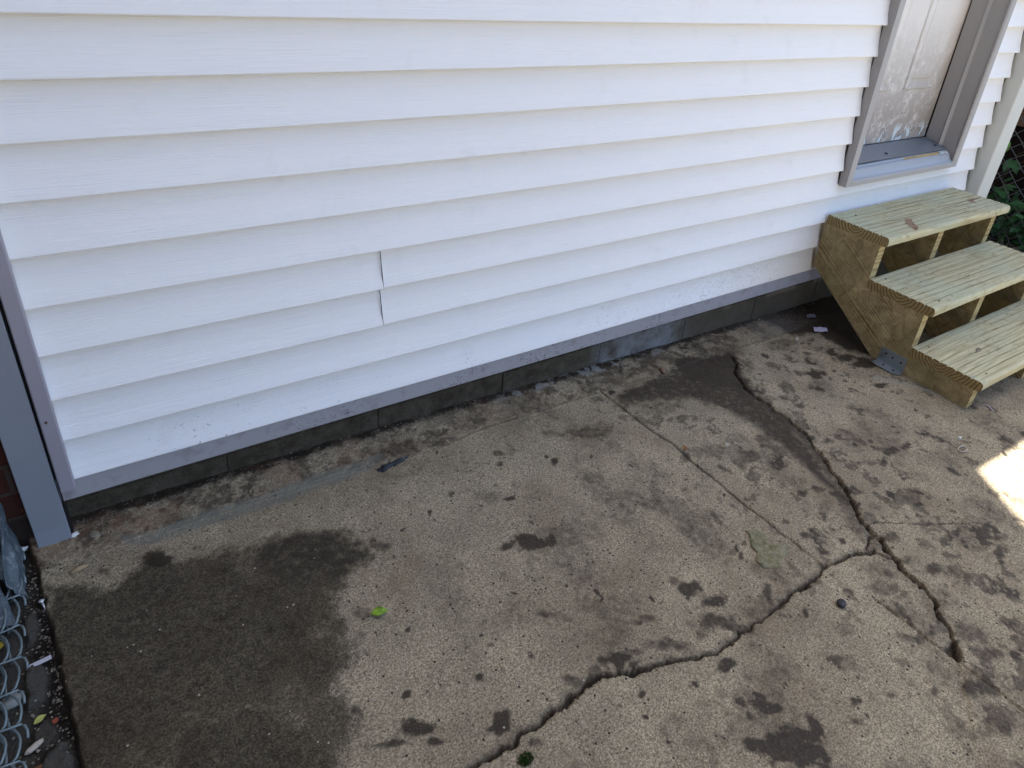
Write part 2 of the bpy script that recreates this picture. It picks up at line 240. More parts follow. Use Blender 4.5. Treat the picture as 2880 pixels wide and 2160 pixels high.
def m_siding(cream=0):
    t = T('vinyl_siding', .42, .35); v = t.obj(); X = t.sep(v)
    gr = t.noise(t.obj((2.2, 1, 120)), 3.2, 4, .65, .3)
    c = t.mix(t.noise(v, 2.2, 3), (.82, .83, .85), (.86, .86, .86))
    fall = t.mr(X[2], .30, -.02, 0, 1)
    m1 = t.noise(v, 9, 4, .6); sm = t.math('MULTIPLY', t.mr(m1, .60, .80, 0, .22), 1.0)
    c = t.mix(sm, c, (.52, .51, .49))
    streak = t.noise(t.obj((9, 1, 60), rot=(0, R(18), 0)), 3.0, 6, .75, 1.2)
    zone = t.math('MULTIPLY', t.mr(t.noise(v, 2.3, 2), .42, .62), fall)
    c = t.mix(t.math('MULTIPLY', t.mr(streak, .66, .74, 0, .6), zone), c, (.33, .30, .27))
    sk = t.noise(v, 150, 2, .5, 1.0); low = t.mr(X[2], .13, -.03, 0, 1)
    zz = t.math('MULTIPLY', t.mr(t.noise(v, 6, 4), .45, .65), low)
    c = t.mix(t.math('MULTIPLY', t.mr(sk, .66, .69), zz), c, (.05, .042, .035))
    scuff = t.noise(t.obj((14, 1, 40), rot=(0, R(-25), 0)), 2.4, 6, .8, 2.2)
    dx = t.math('MULTIPLY', t.mr(X[0], 1.55, 1.9), t.mr(X[0], 2.45, 2.15)); ds = t.math('MULTIPLY', dx, t.mr(X[2], .125, .06))
    c = t.mix(t.math('MULTIPLY', t.mr(scuff, .56, .61, 0, .85), ds), c, (.30, .27, .23))
    c = t.mix(t.math('MULTIPLY', t.mr(X[0], 1.9, 2.4), t.mr(X[2], .22, .04, 0, .75)), c, (.70, .61, .48))
    t.col(c); t.rough(t.mr(m1, .3, .7, .38, .55)); t.nor(t.bump(gr, .75, .0020)); return t.m
def m_trim(name, col, speck=0):
    t = T(name, .45, .4); v = t.obj(); X = t.sep(v)
    c = t.mix(t.noise(v, 6, 4), tuple(k*.92 for k in col), tuple(k*1.06 for k in col))
    if speck:
        sk = t.noise(v, 170, 2, .5, 1.2); zone = t.mr(t.noise(v, 3, 3), .44, .6)
        dz = t.math('MULTIPLY', t.mr(X[0], .25, .8), t.mr(X[0], 2.0, 1.4, .25, 1))
        c = t.mix(t.math('MULTIPLY', t.mr(sk, .60, .63), t.math('MULTIPLY', zone, dz)), c, (.03, .024, .02))
        c = t.mix(t.math('MULTIPLY', t.mr(t.noise(v, 25, 4), .55, .7, 0, .35), 1.0), c, (.16, .13, .11))
    t.col(c); t.nor(t.bump(t.noise(v, 14, 2), .15, .004)); return t.m
def m_wood(name, pale, dark, cy, cz, k=150, dirt=.3, rot=(0, 0, 0), seed=0, green=None, wob=.06):
    """solid timber: growth rings round an axis along X (object space)"""
    t = T(name, .75, .25); v = t.obj((.06, 1, 1), (seed*.37, cy, cz), rot); p = t.obj()
    nz = t.noise(t.obj((.12, 1, 1), (seed, 0, 0), rot), 11, 3, .5, .4)
    X = t.sep(v)
    r = t.math('SQRT', t.math('ADD', t.math('MULTIPLY', X[1], X[1]), t.math('MULTIPLY', X[2], X[2])))
    r = t.math('ADD', r, t.math('MULTIPLY', nz, wob))
    w_ = t.math('SINE', t.math('MULTIPLY', r, k*2))
    ringf = t.mr(w_, .0, .95)
    fib = t.noise(t.obj((1, 26, 26), (0, seed, 0), rot), 9, 4, .7)
    c = t.mix(t.math('MULTIPLY', ringf, .75), pale, dark)
    c = t.mix(1., c, t.ramp(fib, (.3, .72), (.7, 1.15)), 'MULTIPLY')
    if green: c = t.mix(t.mr(t.noise(p, 3.3, 3), .42, .66, 0, .6), c, green)
    d = t.math('MULTIPLY', t.mr(t.noise(t.obj((.55, 1, 1), (seed, 3, 1), rot), 42, 7, .78), .50, .66), t.mr(t.noise(t.obj((.6, 1.6, 1), (seed, 1, 4)), 7, 3), .40, .60, .05, 1))
    c = t.mix(t.math('MULTIPLY', d, dirt), c, (pale[0]*.50, pale[1]*.43, pale[2]*.36))
    t.col(c); b = t.bump(ringf, .35, .0015); t.nor(t.bump(fib, .5, .0012, b)); return t.m
def m_brick():
    t = T('brick', .9, .2); v = t.obj(); X = t.sep(v)
    cv = t.n('CombineXYZ'); t.set(cv.inputs[0], X[0]); t.set(cv.inputs[1], t.math('ADD', X[2], .0055))
    br = t.n('TexBrick'); t.set(br.inputs['Vector'], cv.outputs[0])
    br.inputs['Scale'].default_value = 1; br.inputs['Brick Width'].default_value = .203; br.inputs['Row Height'].default_value = .0677
    br.inputs['Mortar Size'].default_value = .0055; br.inputs['Mortar Smooth'].default_value = .3; br.inputs['Bias'].default_value = 0
    br.inputs['Color1'].default_value = (.075, .022, .014, 1); br.inputs['Color2'].default_value = (.045, .014, .011, 1); br.inputs['Mortar'].default_value = (.075, .058, .046, 1)  # brick tones darkened to carry the shade of the left side
    c = t.mix(t.mr(t.noise(v, 40, 5), .3, .7, 0, .55), br.outputs['Color'], (.05, .02, .016))
    c = t.mix(t.mr(X[2], -.07, -.078), c, t.mix(t.noise(v, 60, 4), (.018, .012, .010), (.05, .032, .026)))
    t.col(c); t.nor(t.bump(t.math('SUBTRACT', t.noise(v, 90, 4), br.outputs['Fac']), .7, .006)); return t.m
def m_found():
    t = T('foundation_block', .95, .2); v = t.obj(); X = t.sep(v)
    f = t.noise(v, 200, 4, .7); m = t.noise(v, 14, 5, .6)
    c = t.mix(f, (.07, .058, .041), (.15, .13, .10))
    lg = t.math('MULTIPLY', t.mr(X[0], 1.42, 1.5), t.mr(X[0], 1.92, 1.78)); c = t.mix(t.math('MULTIPLY', lg, t.mr(m, .35, .6)), c, t.mix(f, (.17, .175, .18), (.34, .345, .35)))
    p2 = t.math('MULTIPLY', t.mr(X[0], 1.95, 2.0), t.mr(X[2], -.115, -.085)); c = t.mix(t.math('MULTIPLY', p2, t.mr(t.noise(v, 9, 5), .47, .56)), c, (.34, .28, .23))
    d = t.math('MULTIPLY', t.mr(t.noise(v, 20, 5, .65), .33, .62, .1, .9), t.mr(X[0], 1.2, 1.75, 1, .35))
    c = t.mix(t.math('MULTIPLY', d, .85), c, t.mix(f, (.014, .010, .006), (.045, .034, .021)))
    c = t.mix(t.mr(t.noise(v, 120, 2), .66, .70, 0, .6), c, (.03, .024, .018))
    t.col(c); t.nor(t.bump(f, .7, .004, t.bump(m, .5, .01))); return t.m
def m_door():
    t = T('weathered_door_paint', .6, .3); v = t.obj(); X = t.sep(v)
    c = t.mix(t.noise(v, 3, 3), (.76, .74, .71), (.84, .82, .80))
    c = t.mix(t.math('MULTIPLY', t.mr(X[0], 3.20, 3.26), .55), c, (.70, .58, .44))
    low = t.mr(X[2], .95, .55, .10, 1)
    n1 = t.noise(v, 12, 6, .7, .6); n2 = t.noise(t.obj((1, 1, .6)), 70, 4, .75, .8)
    g = t.math('MULTIPLY', t.mr(t.math('ADD', t.math('MULTIPLY', n1, .8), t.math('MULTIPLY', n2, .6)), .42, .72), low)
    c = t.mix(t.math('MULTIPLY', g, .82), c, t.mix(n2, (.13, .11, .095), (.31, .27, .24)))
    pk = t.noise(t.obj((1, 1, .45)), 17, 5, .6, .5); pm = t.math('MULTIPLY', t.mr(X[2], .52, .49), t.mr(pk, .52, .535))
    c = t.mix(pm, c, (.55, .62, .66)); ed = t.math('MULTIPLY', t.mr(X[2], .53, .50), t.math('MULTIPLY', t.mr(pk, .50, .52), t.mr(pk, .545, .53)))
    c = t.mix(t.math('MULTIPLY', ed, .6), c, (.10, .08, .07))
    t.col(c); t.nor(t.bump(t.math('SUBTRACT', n2, pm), .5, .002)); return t.m
def m_metal(name, col, rough=.4, metal=.7, var=.2):
    t = T(name, rough, .5); v = t.obj(); f = t.noise(v, 18, 5, .6)
    t.col(t.mix(f, tuple(c*(1-var) for c in col), tuple(c*(1+var) for c in col))); t.b.inputs['Metallic'].default_value = metal
    t.rough(t.mr(f, .3, .7, rough*.8, rough*1.4)); t.nor(t.bump(t.noise(v, 9, 2), .2, .004)); return t.m
def m_soil(name='soil', a=(.008, .006, .005), b=(.05, .04, .03)):
    t = T(name, .95, .2); v = t.obj(); f = t.noise(v, 130, 5, .7); g = t.noise(v, 11, 4)
    c = t.mix(f, a, b); c = t.mix(t.mr(g, .4, .7), c, tuple(k*1.3 for k in b)); t.col(c); t.nor(t.bump(f, 1, .01)); return t.m
def m_leaf(name, a, b, rough=.45):
    t = T(name, rough, .4); v = t.obj(); oi = t.n('ObjectInfo').outputs['Random']; g = t.n('NewGeometry').outputs['Random Per Island']
    t.col(t.mix(t.math('ADD', t.math('MULTIPLY', g, .8), t.math('MULTIPLY', t.noise(v, 40, 2), .2)), a, b))
    return t.m
MS = m_siding(); M_slab = m_slab()
M_grey = m_trim('grey_coil_trim', (.40, .375, .40)); M_strip = m_trim('grey_starter_trim', (.34, .335, .36), 1)
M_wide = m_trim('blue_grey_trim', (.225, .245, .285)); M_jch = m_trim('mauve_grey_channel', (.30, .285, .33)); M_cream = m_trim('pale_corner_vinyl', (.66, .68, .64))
M_dtrim = m_trim('taupe_grey_trim', (.40, .395, .395)); M_dark = plain('dark_gap', (.012, .010, .011), .9)
M_sill = m_metal('sill_metal', (.36, .385, .42), .42, .25, .12); M_plate = m_metal('threshold_metal', (.25, .27, .30), .4, .5, .2)
M_galv = m_metal('galvanised_steel', (.33, .37, .39), .45, .75); M_wire = m_metal('galvanised_wire', (.48, .52, .53), .45, .6, .3)
M_wired = m_metal('weathered_wire', (.16, .155, .145), .6, .3, .3)
M_roof = plain('asphalt_shingle', (.06, .055, .05), .95, .2, .4, 60)
M_soffit = plain('white_soffit', (.75, .75, .74), .6)
M_soil = m_soil(); M_brick = m_brick(); M_found = m_found(); M_door = m_door()
# ------------------------------------------------------------------ ground and slab
def grid_mesh(name, xs, ys, zf, mat, keep=None):
    X, Y = np.meshgrid(xs, ys); X = X.ravel(); Y = Y.ravel(); Z = zf(X, Y); nx, ny = len(xs), len(ys)
    i = np.arange(nx*ny).reshape(ny, nx); q = np.stack([i[:-1, :-1], i[:-1, 1:], i[1:, 1:], i[1:, :-1]], -1).reshape(-1, 4)
    if keep is not None:
        k = keep(X, Y); q = q[k[q].all(1)]
    me = bpy.data.meshes.new(name); me.vertices.add(len(X)); me.vertices.foreach_set('co', np.stack([X, Y, Z], 1).astype(np.float32).ravel())
    me.loops.add(q.size); me.loops.foreach_set('vertex_index', q.ravel().astype(np.int32)); me.polygons.add(len(q))
    me.polygons.foreach_set('loop_start', (np.arange(len(q))*4).astype(np.int32)); me.polygons.foreach_set('use_smooth', np.ones(len(q), bool))
    me.update(calc_edges=True); me.validate()
    return link(name, me, mat), X, Y
def cattr(me, name, chans):
    a = me.attributes.new(name, 'FLOAT_COLOR', 'POINT'); d = np.ones((len(chans[0]), 4), np.float32)
    for i, c in enumerate(chans): d[:, i] = c
    a.data.foreach_set('color', d.ravel())
def fattr(me, name, c):
    a = me.attributes.new(name, 'FLOAT', 'POINT'); a.data.foreach_set('value', c.astype(np.float32))
STEP = .0028
xs = np.r_[np.arange(-.12, 3.5, STEP), np.linspace(3.52, 4.48, 20)]
ys = np.r_[np.linspace(-9, -1.42, 30), np.arange(-1.40, .075, STEP)]
store = {}
def slab_z(X, Y):
    wx = X+(fbm(X, Y, 45, 4, 3, .62)-.5)*.020; wy = Y+(fbm(X, Y, 45, 4, 8, .62)-.5)*.020
    wx2 = X+(fbm(X, Y, 25, 4, 13)-.5)*.035; wy2 = Y+(fbm(X, Y, 25, 4, 18)-.5)*.035
    rough = fbm(X, Y, 160, 2, 21); z = gz(X, Y)+(fbm(X, Y, 6, 3, 5)-.5)*.005+(rough-.5)*.0018
    crk = np.zeros_like(X)
    def crack(pl, wid, depth, warp=True, off=0):
        nonlocal z, crk
        D, S, U = pdist(wx if warp else X, wy if warp else Y, pl)
        wv = wid(U)*(.45+1.4*vnoise(X*55, Y*55, 31)*vnoise(X*140+3, Y*140, 33)*1.6)
        k = 1-sst(wv*.5, wv*.5+.0030, D); chip = (1-sst(wv*.5+.002, wv*.5+.011, D))*sst(.52, .66, fbm(X, Y, 48, 3, 35))*(depth > .01); z = z-chip*.0035; z = z-k*depth; crk = np.maximum(crk, sst(.35, .9, k)); return D, S, U
    stain = np.zeros_like(X)
    # step along the wide crack: the right-hand piece stands proud
    DB, SB, UB = crack(CRB, lambda u: .0018+.0060*np.exp(-((u-.60)/.20)**2)+.002*(u < .12), .020)
    near = sst(.30, 0, DB)
    right = (SB > 0)
    z = z+np.where(right, .0035*near, 0)*(UB > .0)
    stain = np.maximum(stain, (.35+.5*sst(.75, .1, UB))*(1-sst(.005, .09-.05*UB, DB))*(~right))
    DC, SC, UC = crack(CRC, lambda u: .0028+.0045*np.exp(-((u-.30)/.13)**2)+.003*np.exp(-((u-.72)/.03)**2)-.0020*((u > .45) & (u < .66))-.0022*((u > .745) & (u < .84)), .018)
    z = z+np.where(SC > 0, -.0025, .0025)*sst(.2, 0, DC)*0
    stain = np.maximum(stain, .5*(1-sst(.0, .022, DC))*(SC > 0))
    crack(CRD, lambda u: .0022+0*u, .008)
    crack(HAIR, lambda u: .0008+0*u, .0015)
    D1, S1, U1 = pdist(X+(wx-X)*.35, Y, JOINT1); k = 1-sst(.0012, .0050, D1); z -= k*.0045; crk = np.maximum(crk, k*.75*sst(.25, .55, fbm(X, Y, 30, 3, 44)+.15)); stain = np.maximum(stain, .30*(1-sst(0, .012, D1))*sst(.3, .6, fbm(X, Y, 16, 3, 46)))
    D2, S2, U2 = pdist(X+(wx-X)*.35, Y, JOINT2); k = 1-sst(.0014, .0040, D2); z -= k*.005; crk = np.maximum(crk, k*.38*sst(.3, .6, fbm(X, Y, 30, 3, 45)+.12))
    H = poly_sd(wx, wy, HOLE); k = sst(-.003, .004, H); z -= k*.018; crk = np.maximum(crk, k*.8)
    # cove of mortar and rubble against the foundation
    jl = -.077+(fbm(X, Y*0, 4, 2, 51)-.5)*.03; cov = sst(-.012, .004, Y-jl)
    z = z+cov*(.004+.010*sst(jl, .05, Y)*fbm(X, Y, 14, 3, 55))+cov*(fbm(X, Y, 70, 3, 57)-.5)*.005
    ridge = np.abs(Y-jl); z -= (1-sst(.001, .004, ridge))*.002; stain = np.maximum(stain, .45*(1-sst(0, .007, ridge))*(X > .8))
    # stains
    rag = (fbm(X, Y, 38, 5, 111, .65)-.5)*1.5; rag2 = fbm(X, Y, 90, 3, 117)
    for cx, cy, ax, ay, bx, by, s in BLOBS:
        det = ax*by-ay*bx; dx = wx2-cx; dy = wy2-cy
        m = (np.abs(dx) < .35) & (np.abs(dy) < .35)
        u = (dx[m]*by-dy[m]*bx)/det; v = (ax*dy[m]-ay*dx[m])/det; r = np.sqrt(u*u+v*v)+rag[m]
        stain[m] = np.maximum(stain[m], np.minimum(1, s*(.95+.45*rag2[m]))*(1-sst(.40, 1.12, r)))
    for pg, s, f in ((P_DARK2, .45, .03), (P_WET, .72, .05), (P_STEPWET, .98, .04), ([(2.30,.05),(2.9,.05),(2.95,-.03),(2.52,-.36),(2.44,-.27),(2.44,-.13),(2.33,-.10)], 1.0, .05), ([(1.74,-.03),(1.99,-.09),(1.93,-.18),(1.86,-.30),(1.80,-.24),(1.69,-.13)], .98, .05)):
        stain = np.maximum(stain, s*(.85+.4*rag2)*sst(-f*.5, f*.5, poly_sd(wx2, wy2, pg)+rag*.012))
    # random small spots
    rr = np.random.default_rng(3)
    for i in range(1100):
        cx = rr.uniform(-.05, 3.3); cy = rr.uniform(-1.4, -.02); r0 = rr.choice([.002, .0035, .006, .011, .018], p=[.42, .29, .16, .09, .04]); s = rr.uniform(.3, .95)
        if cy > -.9 and cx < .4 : s *= .7
        m = (np.abs(X-cx) < .04) & (np.abs(Y-cy) < .04); a = rr.uniform(0, 3.14); e = rr.uniform(.5, 1)
        dx = wx[m]-cx; dy = wy[m]-cy; u = dx*math.cos(a)+dy*math.sin(a); v = (-dx*math.sin(a)+dy*math.cos(a))/e
        stain[m] = np.maximum(stain[m], s*(1-sst(.4, 1.15, np.hypot(u, v)/r0+rag[m]*.9)))
    stain = np.maximum(stain, .34*sst(.50, .68, fbm(X, Y, 8, 6, 61, .68))*sst(.3, .9, X)+.5*sst(.60, .68, fbm(X, Y, 19, 5, 66, .62))*sst(.9, 1.6, X))
    stain = np.maximum(stain, .9*cov*sst(.015, .045, Y)*(.5+.5*fbm(X, Y, 22, 3, 64))+.55*cov*sst(.42, .62, fbm(X, Y, 26, 5, 65, .65)))
    ms = poly_sd(wx2, wy2, P_MOSS); moss = sst(-.022, .028, ms+rag*.018)*(.74+.26*sst(.35, .6, fbm(X, Y, 5, 4, 71)))
    moss = np.maximum(moss, .98*sst(-.04, .04, poly_sd(wx2, wy2, P_BL))); moss = np.clip(moss+.25*(moss > .3)*(fbm(X, Y, 18, 4, 72)-.5), 0, 1)
    moss = np.maximum(moss, .55*cov*sst(.0, .05, Y)*(X < 1.1)*sst(.35, .6, fbm(X, Y, 18, 3, 75)))
    pink = cov*sst(.45, .62, fbm(X, Y, 12, 4, 81))*np.clip(1.0-X*.55, .25, 1)*sst(-.085, -.05, Y-0*X)
    pink = np.maximum(pink, .9*sst(-.01, .01, .028-np.hypot((wx-.135)/2.0, (wy+.02)/1.0)))
    pink = np.maximum(pink, .35*(X < .12)*sst(-.2, -.02, Y)*fbm(X, Y, 20, 3, 83))
    pink = np.maximum(pink, .35*(1-sst(0, .03, np.hypot(X-1.05, Y+.14))))
    pale = cov*sst(.52, .60, fbm(X, Y, 38, 4, 91))*sst(1.0, 1.2, X)*sst(1.9, 1.6, X)*sst(.0, .02, Y)*sst(.06, .04, Y)
    pale = np.maximum(pale, .35*sst(.16, -.05, np.hypot((X-2.3)/1.6, Y+.02)-.0)*(X > 2.02)*cov)
    pale = np.maximum(pale, .5*sst(.012, 0, np.abs(pdist(wx2, wy2, [(2.36, -.43), (2.43, -.52), (2.50, -.62)])[0])-.006))
    cem = sst(-.008, .008, poly_sd(X+(wx2-X)*.4, Y+(wy2-Y)*.4, P_CEM))
    soil = np.zeros_like(X)
    # broken left edge
    ed = np.interp(Y, [p[1] for p in EDGE][::-1], [p[0] for p in EDGE][::-1])+(fbm(X*0+1, Y, 40, 3, 95)-.5)*.012
    dl = X-ed; z -= .03*(1-sst(-.002, .007, dl)); crk = np.maximum(crk, .7*(1-sst(-.001, .004, dl)))
    moss = np.maximum(moss, .8*(1-sst(0, .02, dl)))
    store['e'] = dl; store['d'] = (np.clip(stain, 0, 1), np.clip(moss, 0, 1), soil, np.clip(pink, 0, 1), np.clip(pale, 0, 1), crk, cem)
    store['wet'] = np.clip(stain*1.0, 0, 1)*.8
    return z
slab, SX, SY = grid_mesh('patio_slab', xs, ys, slab_z, M_slab, keep=lambda X, Y: store['e'] > -.006)
s_ = store['d']; cattr(slab.data, 'stA', (s_[0], s_[1], s_[2])); cattr(slab.data, 'stB', (s_[3], s_[4], s_[4]*0)); fattr(slab.data, 'crk', s_[5]); fattr(slab.data, 'cem', s_[6]); fattr(slab.data, 'wet', store['wet'])
tag(slab, kind='structure')
# soil verge on the left of the slab (with gravel bits) and the wide ground
gxs = np.r_[np.linspace(-.82, -.51, 8), np.arange(-.5, .02, .004)]; gys = np.r_[np.linspace(-9, -.72, 40), np.arange(-.70, .03, .004)]
def verge_z(X, Y):
    n = fbm(X, Y, 30, 4, 101); z = -.176+n*.012+.010*sst(-.08, -.14, X)
    # lumps of old concrete next to the joint
    for cx, cy, rx, ry, h in ((-.105, -.20, .012, .035, .018), (-.10, -.33, .020, .05, .022), (-.075, -.52, .028, .06, .026), (-.09, -.43, .02, .03, .01)):
        r = np.hypot((X-cx)/rx, (Y-cy)/ry)+(fbm(X, Y, 60, 3, 103)-.5)*.5; z = z+h*(1-sst(.7, 1.05, r))
    store['v'] = sst(-.172, -.158, z); return z
verge, _, _ = grid_mesh('soil_verge', gxs, gys, verge_z, None)
tv = T('verge_soil', .95, .2); v_ = tv.obj(); f_ = tv.noise(v_, 170, 5, .7); g_ = tv.vor(v_, 120); gc_ = tv.vor(v_, 120, out='Color')
c_ = tv.mix(f_, (.006, .005, .004), (.035, .028, .02)); c_ = tv.mix(tv.math('MULTIPLY', tv.attr('v').outputs['Fac'], .8), c_, tv.mix(f_, (.035, .03, .024), (.13, .12, .10)))
c_ = tv.mix(tv.math('MULTIPLY', tv.math('GREATER_THAN', tv.sepc(gc_)[0], .90), tv.math('LESS_THAN', g_, .3)), c_, (.22, .20, .16))
tv.col(c_); tv.nor(tv.bump(f_, 1, .006)); verge.data.materials.append(tv.m); fattr(verge.data, 'v', store['v']); tag(verge, kind='structure')
gr = T('yard_ground', .95, .2); v_ = gr.obj(); f_ = gr.noise(v_, 3, 8, .7); gr.col(gr.mix(f_, (.05, .06, .025), (.13, .12, .07))); gr.nor(gr.bump(f_, 1, .03))
gm = MB(); gm.v = [(-120, -120, -.30), (120, -120, -.30), (120, 120, -.30), (-120, 120, -.30)]; gm.f = [(0, 1, 2, 3)]; gm.mi = [0]
tag(gm.build('ground', gr.m), kind='structure')
# ------------------------------------------------------------------ the white house
H = empty('white_sided_house', (0, 0, -.148)); tag(H, 'white vinyl-sided house wall with a weathered panel door and grey trim', 'house')
S = .1016; DX0, DX1 = 2.508, 3.306
def sag(x): return -.0028*math.sin(math.pi*min(max(x, 0), 2.5)/2.5)
def course(k, x0, x1, yo=0., ztop=None, name='siding_panel', ends=False):
    z0 = k*S; z1 = (k+1)*S+.004 if ztop is None else ztop; tz = (z1-z0)/(S+.004)
    rr = random.Random(k*7+int(x0*10)); j0 = rr.uniform(-.0006, .0006); j1 = rr.uniform(-.0006, .0006)
    prof = [(.0190, z0+.0008), (.0022, z0), (.0005, z0+.0008), (0, z0+.0030), (.0022, z0+.012), (.0082*tz, z0+.034*tz), (.0142*tz, z0+.064*tz), (.0184*tz, z1-.008*tz), (.0195*tz, z1), (.0212*tz+.0004, z1), (.0220, z0+.004)]
    n = max(2, int((x1-x0)/.07)); ph = rr.uniform(0, 6)
    def fn(p):
        x, y, z = p; wv = .0009*math.sin(x*2.3+ph)+.0006*math.sin(x*5.1+ph*2)
        return (x, y+yo+wv, z+sag(x)+j0+(j1-j0)*x/3)
    m = MB(); m.prism(prof, x0, x1, nseg=n, fn=fn); return m.build(name, MS, H)
NK = 25
for k in range(NK):
    if k < 3:
        if k == 2: course(k, .0, .690, -.0012); course(k, .6885, 3.545)
        else: course(k, .0, 3.545)
    elif k == 3: course(k, 0, .693, -.0012); course(k, .6915, DX0-.006); course(k, DX0-.006, DX1+.012, ztop=.352); course(k, DX1+.012, 3.545)
    else: course(k, 0, DX0-.008+.0*k); course(k, DX1+.012, 3.545)
# dark seams where the panels overlap
for k, xx in ((2, .6905), (3, .6935)):
    m = MB(); m.prism([(-.0016, k*S+.002), (.010, (k+1)*S), (.013, (k+1)*S), (.002, k*S+.002)], xx, xx+.0008, fn=lambda p: (p[0]-(p[2]-k*S)*.03, p[1], p[2]+sag(.69))); m.build('panel_seam', M_dark, H)
MB().box((-.03, .0235, -.03), (DX0-.002, .05, 2.6)).build('wall_sheathing', M_dark, H)
MB().box((DX1, .0235, -.03), (3.57, .05, 2.6)).box((DX0-.002, .0238, -.03), (DX1, .05, .34)).build('wall_sheathing', M_dark, H)
# starter trim, foundation
m = MB()
for a, b in ((-.03, 1.6745), (1.6762, 3.56)): m.prism([(.0035, .006), (.0035, -.050), (.0045, -.0515), (.030, -.0515), (.030, -.0495), (.006, -.0495), (.006, .006)], a, b, nseg=30, fn=lambda p: (p[0], p[1]+.0006*math.sin(p[0]*4), p[2]+.0012*math.sin(p[0]*1.7+1)+sag(p[0])*.6))
m.build('starter_trim', M_strip, H)
m = MB(); fx = [-.6, .30, .69, 1.09, 1.47, 1.865, 2.25, 2.64, 3.03, 3.42, 3.64]
for i in range(len(fx)-1): m.box((fx[i]+.0014, .05+random.uniform(-.001, .001), -.27), (fx[i+1]-.0014, .25, -.0955)); m.box((fx[i]+.0014, .05+random.uniform(-.001, .001), -.0925), (fx[i+1]-.0014, .25, -.03))
m.box((-.6, .0535, -.27), (3.639, .24, -.031)); m.build('foundation', M_found, H, bevel=.003)
# left trims
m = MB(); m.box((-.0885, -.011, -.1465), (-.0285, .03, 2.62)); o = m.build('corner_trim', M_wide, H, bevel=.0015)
bm = bmesh.new(); bm.from_mesh(o.data)
bmesh.ops.subdivide_edges(bm, edges=[e for e in bm.edges if abs(e.verts[0].co.z-e.verts[1].co.z) > 1], cuts=60)
for v in bm.verts:
    z = v.co.z
    if v.co.y < 0: v.co.y += .0035*math.exp(-((z+.085)/.022)**2)-.002*math.exp(-((z+.13)/.02)**2)+.0008*math.sin(z*9)
bm.to_mesh(o.data); bm.free()
m = MB(); m.box((-.0262, -.004, -.145), (-.0245, .02, 2.6)); m.build('trim_gap', M_dark, H)
m = MB(); m.prism([(-.0235, .012), (-.0235, -.0135), (-.0215, -.0155), (.001, -.0155), (.0035, -.0135), (.0038, -.002), (.0018, -.002), (.0015, .012)], -.0125, 2.6, axis='z', nseg=40, fn=lambda p: (p[0]+.0012*math.sin(p[2]*3), p[1]+.0008*math.sin(p[2]*7), p[2])); m.build('side_channel', M_jch, H)
m = MB()
for x, z in ((-.012, .168),): m.box((x-.002, -.0185, z-.002), (x+.002, -.0135, z+.002))
m.build('trim_nail', plain('rusty_nail', (.10, .05, .03), .7), H, bevel=.0009)
# right corner post
m = MB(); m.prism([(3.560, .02), (3.5595, -.046), (3.5625, -.050), (3.667, -.050), (3.672, -.046), (3.672, .05), (3.64, .05), (3.64, .02)], -.06, 2.62, axis='z'); m.build('corner_post', M_cream, H, bevel=.001)
# door frame
SH = -.022                     # the frame leans a little
def lean(p): return (p[0]+SH*(p[2]-.35), p[1], p[2])
FY = -.0225; ZB = .3475
m = MB()   # left member (front face, outer lip, reveal)
m.prism([(DX0, .012), (DX0, FY), (DX0+.033, FY), (DX0+.033, .125), (DX0+.029, .125), (DX0+.029, .012)], ZB, 2.45, axis='z', fn=lean, nseg=4)
m.build('door_frame_side', M_dtrim, H, bevel=.001)
m = MB()   # right member with stepped reveals: outer lip, face, bead, recess, bead, stop
xr = DX1
m.prism([(xr+.010, .012), (xr+.010, FY+.004), (xr+.004, FY), (xr-.026, FY), (xr-.031, FY+.006), (xr-.024, FY+.014), (xr-.024, .050), (xr-.040, .058), (xr-.034, .064), (xr-.034, .124), (xr+.02, .124), (xr+.02, .012)], ZB, 2.45, axis='z', fn=lean, nseg=4)
m.build('door_frame_side', M_dtrim, H, bevel=.001)
m = MB(); m.prism([(FY, ZB), (FY-.0008, ZB+.019), (FY+.001, ZB+.0215), (FY+.012, ZB+.022), (.012, ZB+.010), (.012, ZB)], DX0+.0335, DX1-.0265, nseg=1); m.build('door_frame_bottom', M_dtrim, H, bevel=.0008)
m = MB(); m.prism([(FY, 2.40), (FY, 2.44), (.12, 2.44), (.12, 2.40)], DX0-.01, DX1-.06); m.build('door_frame_top', M_dtrim, H)
# aluminium sill: curved nosing climbing to the threshold plate
m = MB(); pr = [(FY+.0025, ZB+.0225), (-.012, ZB+.027), (-.005, ZB+.034), (.000, ZB+.044), (.003, ZB+.052), (.008, ZB+.0555), (.014, ZB+.0565), (.022, ZB+.062), (.030, ZB+.0645), (.030, ZB+.01), (FY+.0025, ZB+.012)]
m.prism(pr, DX0+.0335, DX1-.028, nseg=24, fn=lambda p: (p[0], p[1], p[2]+.0014*math.sin(p[0]*9)*(p[2] > ZB+.03))); m.build('door_sill', M_sill, H, smooth=False)
m = MB(); m.prism([(.022, .4165), (.022, .4195), (.126, .4415), (.126, .4385)], DX0+.0335, DX1-.036); pl = m.build('threshold_plate', M_plate, H, bevel=.0006)
for sx, sy in ((2.855, .052), (3.235, .055)):
    z = .4195+(sy-.022)*.2115; m = MB(); m.tube([(sx, sy, z-.002), (sx, sy, z+.0022)], .0052, 10); m.tube([(sx-.009, sy-.001, z+.0018), (sx-.003, sy, z+.003)], .002, 6); q = m.build('screw', M_dark); q.parent = pl; q.matrix_parent_inverse = pl.matrix_world.inverted(); q.matrix_parent_inverse = Matrix.Identity(4)
    q.matrix_parent_inverse = Matrix.Translation(H.location).inverted()@Matrix.Identity(4) if False else Matrix.Identity(4)
